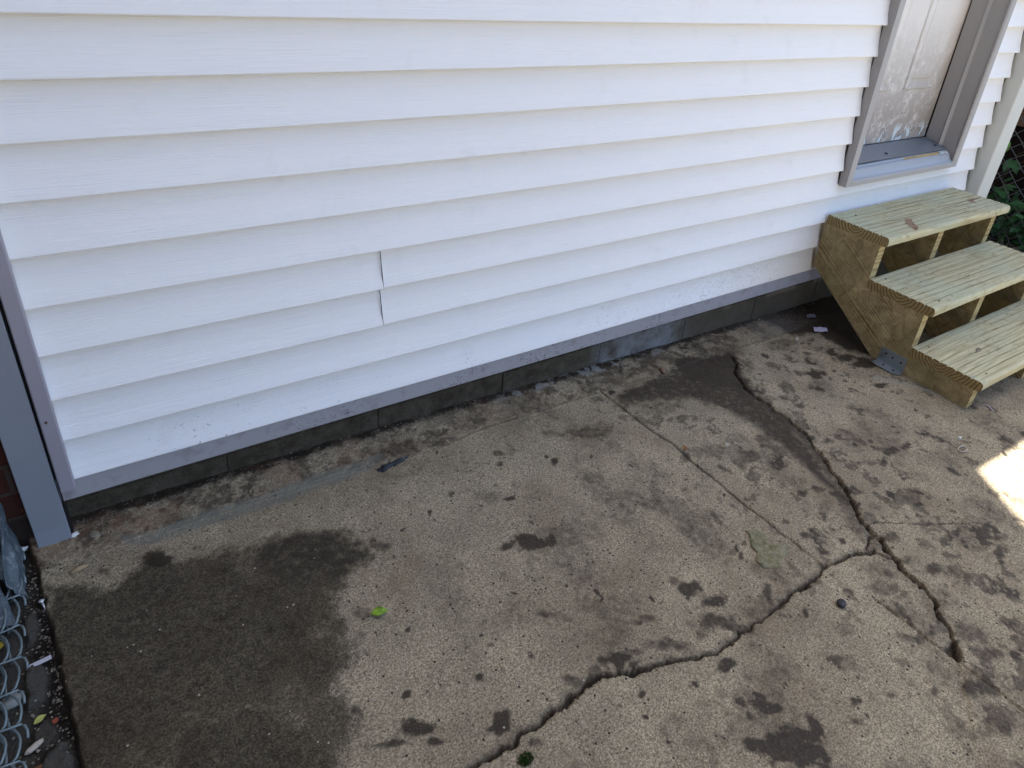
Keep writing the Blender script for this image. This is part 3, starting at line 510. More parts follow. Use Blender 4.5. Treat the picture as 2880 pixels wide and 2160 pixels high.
# sealant smear at the right end of the sill
m = MB(); m.prism([(.006, ZB+.0555), (.020, ZB+.0575), (.020, ZB+.0655), (.010, ZB+.061)], 3.200, 3.262, nseg=8, fn=lambda p: (p[0], p[1]+.002*math.sin(p[0]*150), p[2]+.0015*math.sin(p[0]*210))); m.build('sealant_smear', plain('clear_sealant', (.42, .46, .46), .3), H)
m = MB(); m.prism([(.0085, ZB+.0562), (.020, ZB+.0602), (.021, ZB+.0625), (.012, ZB+.0585)], 2.93, 3.198, nseg=6); m.build('rotten_edge', plain('yellowed_wood', (.42, .30, .14), .8, .2, .5, 25), H)
# door leaf with embossed panels
dw0, dw1 = DX0+.03, DX1-.038
door = MB().box((dw0, .131, .444), (dw1, .165, 2.4)).build('door', M_door, H)
m = MB().box((dw1+.0005, .128, .440), (dw1+.0065, .15, 2.4)).build('door_gap', M_dark, H)
def frame_panel(x0, x1, z0, z1):
    m = MB(); y = .131
    def ring(a, b, ya, yb):
        n = len(m.v)
        for o_, yy in ((a, ya), (b, yb)): m.v.extend([(x0+o_, yy, z0+o_), (x1-o_, yy, z0+o_), (x1-o_, yy, z1-o_), (x0+o_, yy, z1-o_)])
        for i in range(4): m.f.append((n+i, n+(i+1) % 4, n+4+(i+1) % 4, n+4+i)); m.mi.append(0)
    ring(0, .004, y-.0003, y-.006); ring(.004, .010, y-.006, y-.006); ring(.010, .026, y-.006, y-.0012); ring(.026, .040, y-.0012, y-.0008); ring(.040, .046, y-.0008, y-.0045)
    n = len(m.v); m.v.extend([(x0+.046, y-.0045, z0+.046), (x1-.046, y-.0045, z0+.046), (x1-.046, y-.0045, z1-.046), (x0+.046, y-.0045, z1-.046)]); m.f.append((n, n+1, n+2, n+3)); m.mi.append(0)
    o = m.build('door_panel', M_door); o.parent = door; return o
for (a, b) in ((dw0+.095, dw0+.095+.215), (dw1-.085-.215, dw1-.085)):
    frame_panel(a, b, .655, 1.25); frame_panel(a, b, 1.42, 2.22)
MB().tube([(dw0+.055, .131, 1.35), (dw0+.055, .085, 1.35), (dw0+.055, .075, 1.35), (dw0+.055, .062, 1.35)], [.012, .012, .027, .02], 16).build('door_handle', M_galv).parent = door
# unseen body and eave; tall storey added, both shaped to cast the patio shade
MB().box((-.088, .30, -.25), (2.772, 7, 7.0)).box((-.088, .0165, 2.6), (2.772, .30, 7.0)).box((2.774, .30, -.25), (3.66, 7, 2.6)).box((2.774, .05, 2.46), (3.66, .3, 2.6)).box((DX0-.02, .168, -.03), (3.50, .298, 2.6)).build('unseen_upper_wall', M_soffit, H)
MB().box((-.30, -.55, 7.0), (2.772, 7.3, 7.16)).build('roof', M_roof, H)  # unseen roof of the added tall storey
MB().box((2.774, .0, 2.602), (6.2, 7.3, 2.69)).box((-.3, -.285, 2.602), (6.2, -.0005, 2.69)).build('roof', M_roof, H)
MB().box((-.3, -.27, 2.585), (3.9, -.02, 2.6005)).build('soffit', M_soffit, H)
# ------------------------------------------------------------------ wooden steps
WS = empty('wooden_steps', (2.93, -.35, -.215)); tag(WS, 'three-tread raw pressure-treated wooden steps standing below the door', 'steps')
X0, W_, T_ = 2.4766, .9075, .0359
zt = [.240, .0721, -.0958]; yb = [-.0064, -.2335, -.457]; yd = .252; RF = [-.2335, -.457, -.6885]
GREEN = (.43, .46, .33)
KX, KY = 2.693, -0.584
def wood_mats(i, cy, cz):
    top = m_wood('treated_pine_top', (.52, .475, .30), (.37, .32, .18), cy, cz, 190, .95, seed=i*3.1, green=GREEN, wob=.09)
    end = m_wood('treated_pine_end', (.36, .27, .12), (.085, .058, .022), cy, cz, 280, .5, seed=i*3.1, wob=.035)
    return [top, end]
for i in range(3):
    y1 = yb[i]; y0 = y1-yd; z1 = zt[i]; z0 = z1-T_; r = .011
    prof = [(y1, z0+.002), (y1-.002, z0), (y0+r, z0), (y0+r*.3, z0+r*.3), (y0, z0+r), (y0, z1-r), (y0+r*.3, z1-r*.3), (y0+r, z1)]
    ng = 8; gw = .0034; gd = .0045
    gy = [y0+.040+(yd-.065)*j/(ng-1) for j in range(ng)]
    for g in gy: prof += [(g-gw, z1), (g-gw*.5, z1-gd), (g+gw*.5, z1-gd), (g+gw, z1)]
    prof += [(y1-.003, z1), (y1, z1-.003)]
    ph = i*2.
    m = MB(); m.prism(prof, X0, X0+W_, nseg=24, mi=0, cmi=1, fn=lambda p, ph=ph: (p[0], p[1]+.0007*math.sin(p[0]*9+ph), p[2]+.0006*math.sin(p[0]*6+ph)))
    cy = [-(y0+.135), -(y0+.13), -(y0+.15)][i]; cz = [-(z1-.002), -(z1+.012), -(z1+.02)][i]
    tr = m.build('tread', wood_mats(i, cy, cz), WS)
    if i == 0:
        KN = []
        for K_ in ([(2.744,-.159),(2.768,-.169),(2.733,-.197),(2.703,-.234),(2.675,-.2485),(2.655,-.2488),(2.682,-.215),(2.697,-.188)], [(3.266,-.131),(3.294,-.133),(3.365,-.147),(3.285,-.150),(3.259,-.177),(3.245,-.146)]):
            mm = MB(); mm.v += [(x, y, z1+.0006) for x, y in K_]; mm.f.append(tuple(range(len(K_)))); mm.mi.append(0); KN.append(mm)
        tk = m_wood('pine_knot', (.30, .20, .125), (.13, .08, .05), .2, 0, 260, .8)
        for mm in KN: q = mm.build('knot', tk); q.parent = tr
        # resin check running along the board
        mm = MB(); xk = [2.480, 2.605, 2.733, 2.915, 3.076, 3.244, 3.372]; yk = [-.139, -.149, -.155, -.154, -.155, -.139, -.141]
        pts = [(x, float(np.interp(x, xk, yk))+.0015*math.sin(x*60), z1+.0004) for x in np.linspace(2.48, 3.372, 60)]
        for t, p in enumerate(pts):
            hw = .0007+.0012*abs(math.sin(t*.37)*math.sin(t*.11)); mm.v += [(p[0], p[1]-hw, p[2]), (p[0], p[1]+hw, p[2])]
            if t: mm.f.append((2*t-2, 2*t-1, 2*t+1, 2*t)); mm.mi.append(0)
        q = mm.build('wood_check', plain('wood_check', (.20, .125, .06), .8, .2, .4, 60)); q.parent = tr
    if i == 2:
        mm = MB(); mm.v = [(KX+.021*math.cos(a)*1.0, KY+.0085*math.sin(a)+.004*math.cos(a), z1+.0007) for a in [q_*.45 for q_ in range(14)]]; mm.f = [tuple(range(14))]; mm.mi = [0]
        q = mm.build('knot', m_wood('grey_knot', (.22, .18, .13), (.13, .10, .07), .5, 0, 200, .7)); q.parent = tr
    # screw heads
    for sx, sy in (((X0+.06, y1-.03), (X0+.075, y0+.03)) if i else ((X0+.10, y1-.05),)):
        mm = MB(); mm.tube([(sx, sy, z1-.001), (sx, sy, z1+.0012)], .0034, 8); q = mm.build('nail_head', M_dark); q.parent = tr
def stringer(x0, mats):
    gb = gz(x0, -.3)
    P = [(-.0045, zt[0]-T_), (-.0045, .029), (-.338, gb+.001), (RF[2]+.004, gb), (RF[2], gb+.004), (RF[2], zt[2]-T_), (RF[1]+.000, zt[2]-T_), (RF[1], zt[1]-T_), (RF[0], zt[1]-T_), (RF[0], zt[0]-T_)]
    m = MB(); m.prism(P, x0, x0+.038, cap=True, cmi=1, mi=0); return m.build('stringer', mats, WS, bevel=.0012)
ang = math.atan2(.24, .334)
def m_string():
    t = T('stringer_pine', .8, .2); a = (R(0), 0, 0)
    # boards' grain follows the slope: rotate coordinates about X
    v = t.obj((1, .05, 1), (0, 0, 0), (0, 0, 0)); 
    o_ = t.co; mp = t.n('Mapping'); t.t.links.new(o_, mp.inputs[0]); mp.inputs['Rotation'].default_value = (-ang, 0, 0)
    X = t.sep(mp.outputs[0])
    cv = t.n('CombineXYZ'); t.set(cv.inputs[0], X[0]); t.set(cv.inputs[1], t.math('MULTIPLY', X[1], .10)); t.set(cv.inputs[2], X[2])
    nz = t.noise(cv.outputs[0], 7, 3, .5, .3)
    w_ = t.math('SINE', t.math('MULTIPLY', t.math('ADD', X[2], t.math('MULTIPLY', nz, .10)), 700))
    ring = t.mr(w_, .1, .95)
    area = t.mr(t.noise(t.co, 6, 3), .38, .6)
    mot = t.noise(t.co, 28, 5, .65, .8)
    c = t.mix(t.mr(mot, .32, .68), (.27, .195, .095), (.56, .455, .245))
    c = t.mix(t.mr(t.noise(t.co, 4.5, 3), .4, .65, 0, .5), c, (.22, .21, .085))
    c = t.mix(t.math('MULTIPLY', ring, t.math('MULTIPLY', area, .75)), c, (.10, .066, .026))
    c = t.mix(t.mr(t.noise(t.co, 17, 5, .65, .8), .54, .70, 0, .45), c, (.15, .09, .045))
    kn = t.vor(t.co, 14); c = t.mix(t.mr(kn, .10, .06, 0, .6), c, (.07, .04, .02))
    t.col(c); t.nor(t.bump(ring, .3, .001, t.bump(mot, .4, .002))); return t.m
MSG = m_string()
M_edge = m_wood('stringer_edge_pine', (.46, .37, .18), (.26, .17, .07), 0, 0, 300, .25, wob=.02)
for x in (X0+.0018, 2.890, X0+W_-.0718): stringer(x, [M_edge, MSG])
# galvanised angle bracket holding the left stringer to the slab
bx = X0+.0018-.0014; gb = gz(bx, -.4)+.0055
m = MB(); m.box((bx-.0016, -.462, gb), (bx, -.362, gb+.058))
n = len(m.v); m.v += [(bx-.0018, -.362, gb), (bx-.0018, -.462, gb), (bx-.030, -.462, gb+.0005), (bx-.042, -.448, gb+.0005), (bx-.042, -.374, gb+.0005), (bx-.036, -.362, gb+.0005)]
m.v += [(p[0], p[1], p[2]+.002) for p in m.v[n:n+6]]; m.f += [tuple(range(n, n+6)), tuple(range(n+6, n+12))]; m.mi += [0, 0]
for i in range(6): m.f.append((n+i, n+(i+1) % 6, n+6+(i+1) % 6, n+6+i)); m.mi.append(0)
ab = m.build('angle_bracket', M_galv, WS, bevel=.0006)
for p in ((bx-.018, -.397), (bx-.020, -.437)):
    mm = MB(); mm.tube([(p[0], p[1], gb+.002), (p[0], p[1], gb+.0036)], .0042, 10); q = mm.build('screw_hole', M_dark); q.parent = ab
for p in ((-.385, .040), (-.412, .036), (-.445, .034)):
    mm = MB(); mm.tube([(bx-.0014, p[0], gb+p[1]), (bx-.0026, p[0], gb+p[1])], .0036, 10); q = mm.build('screw_hole', M_dark); q.parent = ab
# ------------------------------------------------------------------ brick house on the left
BH = empty('brick_house', (-1.3, .1, -.2)); tag(BH, 'dark red brick wall in the shade at the far left beside the blue-grey trim', 'house')
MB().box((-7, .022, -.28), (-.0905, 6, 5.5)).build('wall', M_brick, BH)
MB().box((-7, -7, -.28), (-.80, .02, 5.2)).build('wall', M_brick, BH)  # unseen wing, added to block sky light from the left
MB().box((-7.3, -.33, 5.5), (-.31, 6.3, 5.62)).box((-7.3, -7.3, 5.2), (-.62, -.34, 5.32)).build('roof', M_roof, BH)  # second box covers the added wing
# ------------------------------------------------------------------ chain link lying beside the slab (loose, rolled up to the left)
def zig(mb, f, i, n, j0, j1, r, bow=.0, hook=False):
    """one zigzag wire; f(u, v, off) -> world point; u across, v along"""
    pts = []
    for j in range(j0, j1+1):
        s = 1 if (j+i) % 2 else -1
        for e in (-.34, -.13, 0, .13, .34):
            t = j+e
            if t < j0 or t > j1: continue
            ph = abs(e)
            uu = i+s*(.5-ph*1.0)*(1.06 if ph < .2 else 1)
            pts.append(f(uu, t+bow*s*0, (.0022 if s > 0 else -.0022)*(1-ph*2)))
    mb.tube(pts, r, 6)
M_wl = m_metal('dull_galvanised_wire', (.17, .215, .225), .5, .35, .35)
LF = empty('chain_link_roll', (-.2, -.3, -.15)); tag(LF, 'loose roll of galvanised chain link mesh lying on the soil left of the slab', 'chain link mesh', kind=None)
def fl(u, v, z=0.):
    # u counts coils leftwards from the selvage, v counts rows along -y
    d = u*.0195; y = -.070-v*.0690+.005*math.sin(v*1.3+u*.5); a = min(d/.17, 1.5)
    x = -.132-.17*math.sin(a)+.002*math.sin(v*2.7); return Vector((x, y, -.136+.10*(1-math.cos(a))+z+.003*math.sin(v*2.1+u)))
WR = .0022; NU = 11
for j in range(-1, 9):          # one coiled wire per row: bowed strands on top, tight returns beneath
    mb = MB(); pts = []
    for i in range(NU):
        jj = .25*math.sin(j*2.2+i*1.7)
        for t_ in (0, .12, .3, .5, .7, .88):     # strand from row j to row j+1, bowing to the right
            p = fl(i+.10*(j % 2)-t_*.35, j+t_, .004*math.sin(math.pi*t_)+.002); p.x += (.0115+.004*jj)*math.sin(math.pi*t_)**.8; pts.append(p)
        for t_ in (1, .7, .3):                   # return leg underneath
            p = fl(i+.10*(j % 2)+.15+(1-t_)*.5, j+t_, -.006); pts.append(p)
    mb.tube(pts, WR, 6); mb.build('wire', M_wl, LF, smooth=True)
    mb = MB(); pts = [fl(i-.7, j, .0035+.0015*math.sin(i*2.9)) for i in range(0, NU+1)]; mb.tube(pts, WR*.9, 6); mb.build('wire', M_wl, LF, smooth=True)
    mb = MB(); p = fl(-.6, j, .001); mb.tube([p, p+Vector((.006, -.004, 0)), p+Vector((.0085, -.013, -.002)), p+Vector((.0085, -.024, -.006))], WR, 6)
    mb.build('wire_end', M_wl, LF, smooth=True)
# blue-grey tarpaulin bundled against the wall
tt = T('tarpaulin', .5, .4); v_ = tt.obj(); f_ = tt.noise(v_, 30, 5, .7); tt.col(tt.mix(tt.mr(tt.noise(v_, 55, 5, .7), .52, .66), tt.mix(f_, (.050, .068, .085), (.10, .13, .15)), (.20, .23, .24))); tt.nor(tt.bump(tt.noise(v_, 22, 4, .6, .8), .8, .01))
def cloth(name, P, nu, nv, amp, mat, seed):
    """quad patch P = 4 corners, crumpled, given thickness"""
    vs_ = []; P = [Vector(p) for p in P]; nrm = (P[1]-P[0]).cross(P[3]-P[0]).normalized()
    for j in range(nv+1):
        for i in range(nu+1):
            a, b = i/nu, j/nv; p = (P[0]*(1-a)+P[1]*a)*(1-b)+(P[3]*(1-a)+P[2]*a)*b
            n1 = mnoise.noise(Vector((a*3+seed, b*3, seed)))+.5*mnoise.noise(Vector((a*8, b*8, seed+3)))
            e = mnoise.noise(Vector((a*5, b*5, seed+9)))*.4
            vs_.append(p+nrm*(n1*amp)+(P[1]-P[0])*e*.10*(abs(a-.5)*2)**3+(P[3]-P[0])*e*.08)
    fs = [(j*(nu+1)+i, j*(nu+1)+i+1, (j+1)*(nu+1)+i+1, (j+1)*(nu+1)+i) for j in range(nv) for i in range(nu)]
    o = mk(name, vs_, fs, mat, smooth=True); s = o.modifiers.new('thick', 'SOLIDIFY'); s.thickness = .0016; o.modifiers.new('sub', 'SUBSURF').render_levels = 1
    return o
TP = empty('tarpaulin', (-.2, -.05, -.15)); tag(TP, 'crumpled blue-grey tarpaulin stuffed between the brick wall and the slab', 'tarpaulin')
child(cloth('fold', [(-.108, -.135, -.150), (-.135, -.130, -.100), (-.130, .014, .01), (-.120, .010, -.140)], 12, 20, .009, tt.m, 2), TP)
child(cloth('fold', [(-.122, -.09, -.145), (-.20, -.10, -.05), (-.21, .012, .12), (-.128, .012, -.03)], 14, 16, .022, tt.m, 7), TP)
child(cloth('fold', [(-.125, -.19, -.152), (-.24, -.2, -.10), (-.26, -.04, -.05), (-.17, -.03, -.09)], 14, 16, .018, tt.m, 11), TP)
# ------------------------------------------------------------------ right background: chain link fence, vines, boards
FX = 4.46
RF_ = empty('chain_link_fence', (FX, 0, -.26)); tag(RF_, 'weathered chain link fence overgrown with vines behind the steps', 'fence')
def fr(u, v, off): return (FX+off+.008*math.sin(v*.7)+.006*math.sin(u*.9), 1.30-u*.0405-.003*math.sin(v), -.27+v*.0405+.004*math.sin(u*1.7))
for i in range(0, 62):
    mb = MB(); zig(mb, fr, i, 60, 0, 32, .0021); mb.build('wire', M_wired, RF_, smooth=True)
for y in (1.32, -1.25):
    MB().tube([(FX+.03, y, -.35), (FX+.03, y, 1.08)], .028, 12).build('post', M_wired, RF_, smooth=True)
MB().tube([(FX+.012, 1.32, 1.04), (FX+.012, -1.25, 1.04)], .017, 10).build('top_rail', M_wired, RF_, smooth=True)
lf1 = m_leaf('vine_leaf', (.022, .075, .026), (.07, .19, .05)); lf2 = m_leaf('leaf_lime', (.10, .22, .03), (.20, .38, .06)); stm = plain('vine_stem', (.10, .075, .045), .8)
def leaf_faces(mb, p, d, up, L, W):
    d = d.normalized(); s = d.cross(up).normalized(); n = s.cross(d)
    n0 = len(mb.v); c = [(0, 0, 0), (.25, .42, .02), (.5, .5, 0), (.8, .25, -.06), (1, 0, -.14), (.8, -.25, -.06), (.5, -.5, 0), (.25, -.42, .02), (.5, 0, -.05)]
    for a, b, h in c: mb.v.append(tuple(p+d*(a*L)+s*(b*W)+n*(h*L)))
    for k in range(8): mb.f.append((n0+k, n0+(k+1) % 8, n0+8)); mb.mi.append(0)
def vine(name, label, y0, y1, z0, z1, n, xr, seed, Lr=(.035, .075)):
    rr = random.Random(seed); root = empty(name, (FX+.1, (y0+y1)/2, -.27)); tag(root, label, 'vine', 'vines growing through the chain link fence')
    mb = MB(); st = MB(); segs = []
    for k in range(7):
        p = Vector((FX+rr.uniform(*xr), rr.uniform(y0, y1), -.27)); pts = [p.copy()]
        for _ in range(16):
            p = p+Vector((rr.uniform(-.025, .025), rr.uniform(-.06, .06), (z1+.27)/16*rr.uniform(.5, 1.3))); p.x = min(max(p.x, FX+xr[0]), FX+xr[1]); pts.append(p.copy())
        st.tube(pts, .0022, 5); segs += pts
    for _ in range(n):
        q = rr.choice(segs) if rr.random() < .6 else Vector((FX+rr.uniform(*xr), rr.uniform(y0, y1), rr.uniform(z0, z1)))
        p = q+Vector((rr.uniform(-.04, .02), rr.uniform(-.06, .06), rr.uniform(-.05, .05)))
        if p.z < z0 or p.z > z1: continue
        leaf_faces(mb, p, Vector((rr.uniform(-.8, .2), rr.uniform(-1, 1), rr.uniform(-.9, .3))), Vector((rr.uniform(-.9, -.1), rr.uniform(-.4, .4), 1)), rr.uniform(*Lr), rr.uniform(Lr[0]*.7, Lr[1]*.75))
    mb.build('foliage', lf1, root); st.build('stem', stm, root, smooth=True); return root
vine('vine', 'dark green vine at the fence foot beside the middle tread', -.35, .25, -.26, .03, 340, (.02, .16), 4)
vine('vine', 'broad-leaved vine on the fence next to the pale corner post', .16, .62, -.05, .30, 34, (.02, .16), 9, (.06, .11))
vine('vine', 'dense vine behind the fence at the right edge of the photo', -.9, .05, -.2, .42, 240, (.04, .30), 14)
mb = MB(); rr = random.Random(8)
for _ in range(9): leaf_faces(mb, Vector((FX-.02, .30+rr.uniform(-.05, .03), .27+rr.uniform(-.04, .03))), Vector((-.4, rr.uniform(-1, 1), -.6)), Vector((-.6, 0, 1)), .055, .045)
tag(mb.build('leaf_sprig', lf2), 'small lime green leaf sprig high on the fence below the brown boards', 'leaf sprig')
gc = MB(); rr = random.Random(21)
for _ in range(1500):
    p = Vector((rr.uniform(3.75, 4.7), rr.uniform(-.45, .9), -.285+rr.uniform(0, .05))); leaf_faces(gc, p, Vector((rr.uniform(-1, 1), rr.uniform(-1, 1), rr.uniform(-.1, .6))), Vector((0, 0, 1)), rr.uniform(.015, .05), rr.uniform(.008, .03))
tag(gc.build('ground_cover', m_leaf('ground_litter', (.03, .035, .015), (.10, .085, .045), .8)), kind='stuff')
so_ = MB(); so_.box((4.40, -9, -.35), (9, 9, -.262)).build('soil_bed', M_soil); tag(bpy.data.objects['soil_bed'], kind='structure')
wd = m_wood('brown_board', (.24, .13, .075), (.12, .06, .035), 0, .3, 120, .4, rot=(0, 0, R(90)), wob=.1)
BW = empty('timber_retaining_wall', (5.2, .3, -.26)); tag(BW, 'reddish brown timber boards stacked behind the fence beside the corner post', 'wooden wall')
for z0, z1 in ((.30, .52), (.525, .75), (.755, .98)): MB().box((4.95+.01*z0, -1.5, z0), (5.02, 3.0, z1)).build('board', wd, BW, bevel=.004)
MB().box((5.0, -1.5, -.3), (5.1, 3.0, .9)).build('backing', plain('dark_backing', (.025, .015, .013), .95, .1), BW)
# ------------------------------------------------------------------ small things lying about
def on(x, y, dz=0): return Vector((x, y, gz(x, y)+dz))
def lump(name, p, sx, sy, sz, mat, label, cat, seed=0, rz=0, group=None, rough=.35):
    bm = bmesh.new(); bmesh.ops.create_icosphere(bm, subdivisions=3, radius=1)
    for v in bm.verts:
        n = mnoise.noise(v.co*1.3+Vector((seed*3.1, 0, 0)))+.5*mnoise.noise(v.co*3+Vector((0, seed, 0)))
        c = v.co*(1+n*rough); v.co = Vector((c.x*sx, c.y*sy, c.z*sz))
    bmesh.ops.rotate(bm, verts=bm.verts, matrix=Matrix.Rotation(rz, 3, 'Z')); me = bpy.data.meshes.new(name); bm.to_mesh(me); bm.free()
    me.polygons.foreach_set('use_smooth', [True]*len(me.polygons)); o = link(name, me, mat); o.location = p; tag(o, label, cat, group); return o
black = plain('black_rubber', (.018, .018, .022), .5, .4); stone = plain('pale_stone', (.42, .40, .36), .9, .2, .25, 60); tan = plain('tan_chip', (.30, .22, .13), .9, .2, .3, 80)
white = plain('white_chip', (.62, .62, .60), .8); brn = plain('brown_leaf_dry', (.22, .11, .05), .8, .2, .4, 60); whl = plain('dry_husk', (.40, .36, .29), .85, .2, .3, 70)
lump('pebble', on(1.373, -.956, .005), .013, .0105, .006, black, 'smooth black oval pebble on the slab below the crack junction', 'pebble', 3, .3, rough=.12)
# chunk of pale mortar stuck to the slab
mm_ = T('mortar', .9, .2); v_ = mm_.obj(); f_ = mm_.noise(v_, 120, 5, .7); mm_.col(mm_.mix(mm_.mr(mm_.noise(v_, 60, 5, .7), .38, .60), mm_.mix(f_, (.12, .105, .05), (.30, .27, .14)), mm_.mix(f_, (.19, .175, .11), (.38, .355, .23)))); mm_.nor(mm_.bump(mm_.noise(v_, 70, 5, .75), 1, .012, mm_.bump(f_, .5, .002)))
cx = sum(p[0] for p in MORT)/len(MORT); cy = sum(p[1] for p in MORT)/len(MORT); vs_ = []; fs = []; ring = []
dense = []
for i in range(len(MORT)):
    a = Vector(MORT[i]); b_ = Vector(MORT[(i+1) % len(MORT)])
    for t in range(4): q = a.lerp(b_, t/4); nn = mnoise.noise(Vector((q.x*90, q.y*90, 0)))*.003; dense.append(Vector((q.x+nn, q.y-nn)))
N_ = len(dense)
for k, (s, h) in enumerate(((1.02, -.002), (1.0, .0035), (.93, .0055), (.75, .005), (.5, .0065), (.25, .0055))):
    for q in dense:
        x = cx+(q.x-cx)*s; y = cy+(q.y-cy)*s; vs_.append((x, y, gz(x, y)+h+(.0045*mnoise.noise(Vector((x*55, y*55, 3)))+.002*mnoise.noise(Vector((x*160, y*160, 5))) if k else 0)))
vs_.append((cx, cy, gz(cx, cy)+.006))
for k in range(5): fs += [(k*N_+i, k*N_+(i+1) % N_, (k+1)*N_+(i+1) % N_, (k+1)*N_+i) for i in range(N_)]
fs += [(5*N_+i, 5*N_+(i+1) % N_, 6*N_) for i in range(N_)]
tag(mk('mortar_splat', vs_, fs, mm_.m, smooth=True), 'pale yellowish splat of dried mortar stuck to the slab beside the straight joint', 'mortar splat')
def leaf(name, p, L, W, rz, mat, label, cat, curl=.3, group=None):
    vs_ = []; n = 8; prof = [0.02, .45, .8, 1, .98, .82, .55, .28, 0.02]
    for i in range(n+1):
        t = i/n; z = curl*L*(math.sin(t*2.6))*.35
        for s in (-1, -.5, 0, .5, 1):
            wv = .05*L*math.sin(t*9+s*2)*abs(s); vs_.append((t*L-L/2, s*prof[i]*W/2, z+abs(s)*W*.16*curl*2+wv*.4+.0012))
    fs = [(i*5+j, (i+1)*5+j, (i+1)*5+j+1, i*5+j+1) for i in range(n) for j in range(4)]
    o = mk(name, vs_, fs, mat, smooth=True); o.location = p; o.rotation_euler = (0, 0, rz); m_ = o.modifiers.new('thick', 'SOLIDIFY'); m_.thickness = .0005; tag(o, label, cat, group); return o
tl = T('green_leaf', .4, .4); v_ = tl.obj(); tl.col(tl.mix(tl.mr(tl.noise(v_, 90, 4), .45, .62), (.20, .34, .02), (.06, .13, .01)))
leaf('leaf', on(.474, -.494, .003), .036, .022, -.35, tl.m, 'fallen yellow-green leaf on the slab near the dark stain', 'leaf', .35)
leaf('leaf', on(1.431, -.404, .002), .022, .014, .9, brn, 'small orange-brown leaf lying in the straight joint', 'leaf', .5)
leaf('leaf', on(1.554, -.455, .003), .020, .012, .3, whl, 'curled pale dry leaf right of the straight joint', 'leaf', .9)
lump('cigar_stub', on(1.654, -.072, .007), .008, .018, .007, plain('stub', (.20, .12, .08), .8, .2, .4, 90), 'short brown stub lying where the slab meets the mortar strip', 'stub', 5, -.3, rough=.25)
leaf('seed_husk', on(2.30, -.135, .003), .028, .012, .5, whl, 'curled dry husk behind the wide crack near the wall', 'husk', .7)
lump('wood_crumb', on(2.30, -.20, .002), .006, .004, .003, tan, 'tiny tan wood crumb between the husk and the wet patch', 'wood crumb', 6)
tarm = plain('tar_patch', (.030, .034, .042), .6, .3, .4, 120, .003)
for k, (x, y, a, b_, rz) in enumerate(((.655, -.096, .022, .010, .25), (.695, -.089, .024, .011, .45))):
    lump('tar_patch', on(x, y, .002), a, b_, .0016, tarm, ['left piece of the cracked dark tar patch on the slab edge', 'right piece of the cracked dark tar patch on the slab edge'][k], 'tar patch', k+11, rz, 'tar patches', rough=.9)
lump('stone_chip', on(.012, -.022, .005), .010, .016, .006, plain('mortar_chip', (.20, .17, .125), .9, .2, .3, 90), 'long buff stone chip on the brick-stained corner of the slab', 'stone chip', 4, .35, rough=.2)
lump('stone_chip', on(-.024, -.006, .006), .008, .006, .006, white, 'white chip at the foot of the blue-grey trim', 'stone chip', 8, .3)
lump('stone_chip', on(-.118, .004, .002), .011, .006, .006, white, 'white chip where the slab, brick and tarpaulin meet', 'stone chip', 9, .1)
lump('wood_chip', on(-.022, -.104, .003), .015, .006, .004, tan, 'curled tan wood chip near the left edge of the slab', 'wood chip', 12, .3, rough=.5)
lump('stone_chip', on(2.285, -.765+.0, .003), .006, .004, .004, white, 'tiny white stone near the sunlit patch', 'stone chip', 13)
# ring-shaped dry leaf on the right
mb = MB(); c = on(2.232, -.80, .002); mb.tube([c+Vector((.019*math.cos(a)*1.0, .010*math.sin(a), .002)) for a in [i*.32 for i in range(18)]], [.0012+.0012*abs(math.sin(i*.5)) for i in range(18)], 6)
q = mb.build('seed_pod', whl, smooth=True); tag(q, 'thin ring-shaped pale seed pod left of the sunlit patch', 'seed pod')
# curled strip beside the bottom tread
mb = MB(); b0 = on(2.515, -.70, .001); mb.tube([b0+Vector((.002*t, -.006*t, .026*math.sin(t*.33))) for t in range(8)]+[b0+Vector((.02, -.05, .012))], .0016, 6)
tag(mb.build('plastic_curl', plain('lilac_plastic', (.40, .35, .38), .5), smooth=True), 'thin mauve plastic curl at the front corner of the bottom step', 'plastic curl')
# crumpled wrapper under the steps
lil = plain('lilac_wrapper', (.46, .40, .50), .55, .3, .2, 90)
o = cloth('wrapper', [(2.425, -.125, -.203), (2.475, -.150, -.201), (2.480, -.135, -.190), (2.432, -.108, -.192)], 10, 6, .006, lil, 4); tag(o, 'crumpled lilac paper wrapper on the wet concrete under the steps', 'wrapper')
o = cloth('wrapper', [(2.50, -.035, -.205), (2.54, -.05, -.203), (2.545, -.035, -.195), (2.51, -.022, -.197)], 8, 5, .005, plain('grey_wrapper', (.17, .15, .17), .6), 9); tag(o, 'small grey scrap of paper further back under the steps', 'paper scrap')
o = cloth('wrapper', [(2.965, -.36, -.215), (3.01, -.35, -.212), (3.02, -.33, -.185), (2.97, -.34, -.19)], 8, 5, .006, lil, 15); tag(o, 'lilac paper scrap seen behind the middle stringer of the steps', 'paper scrap')
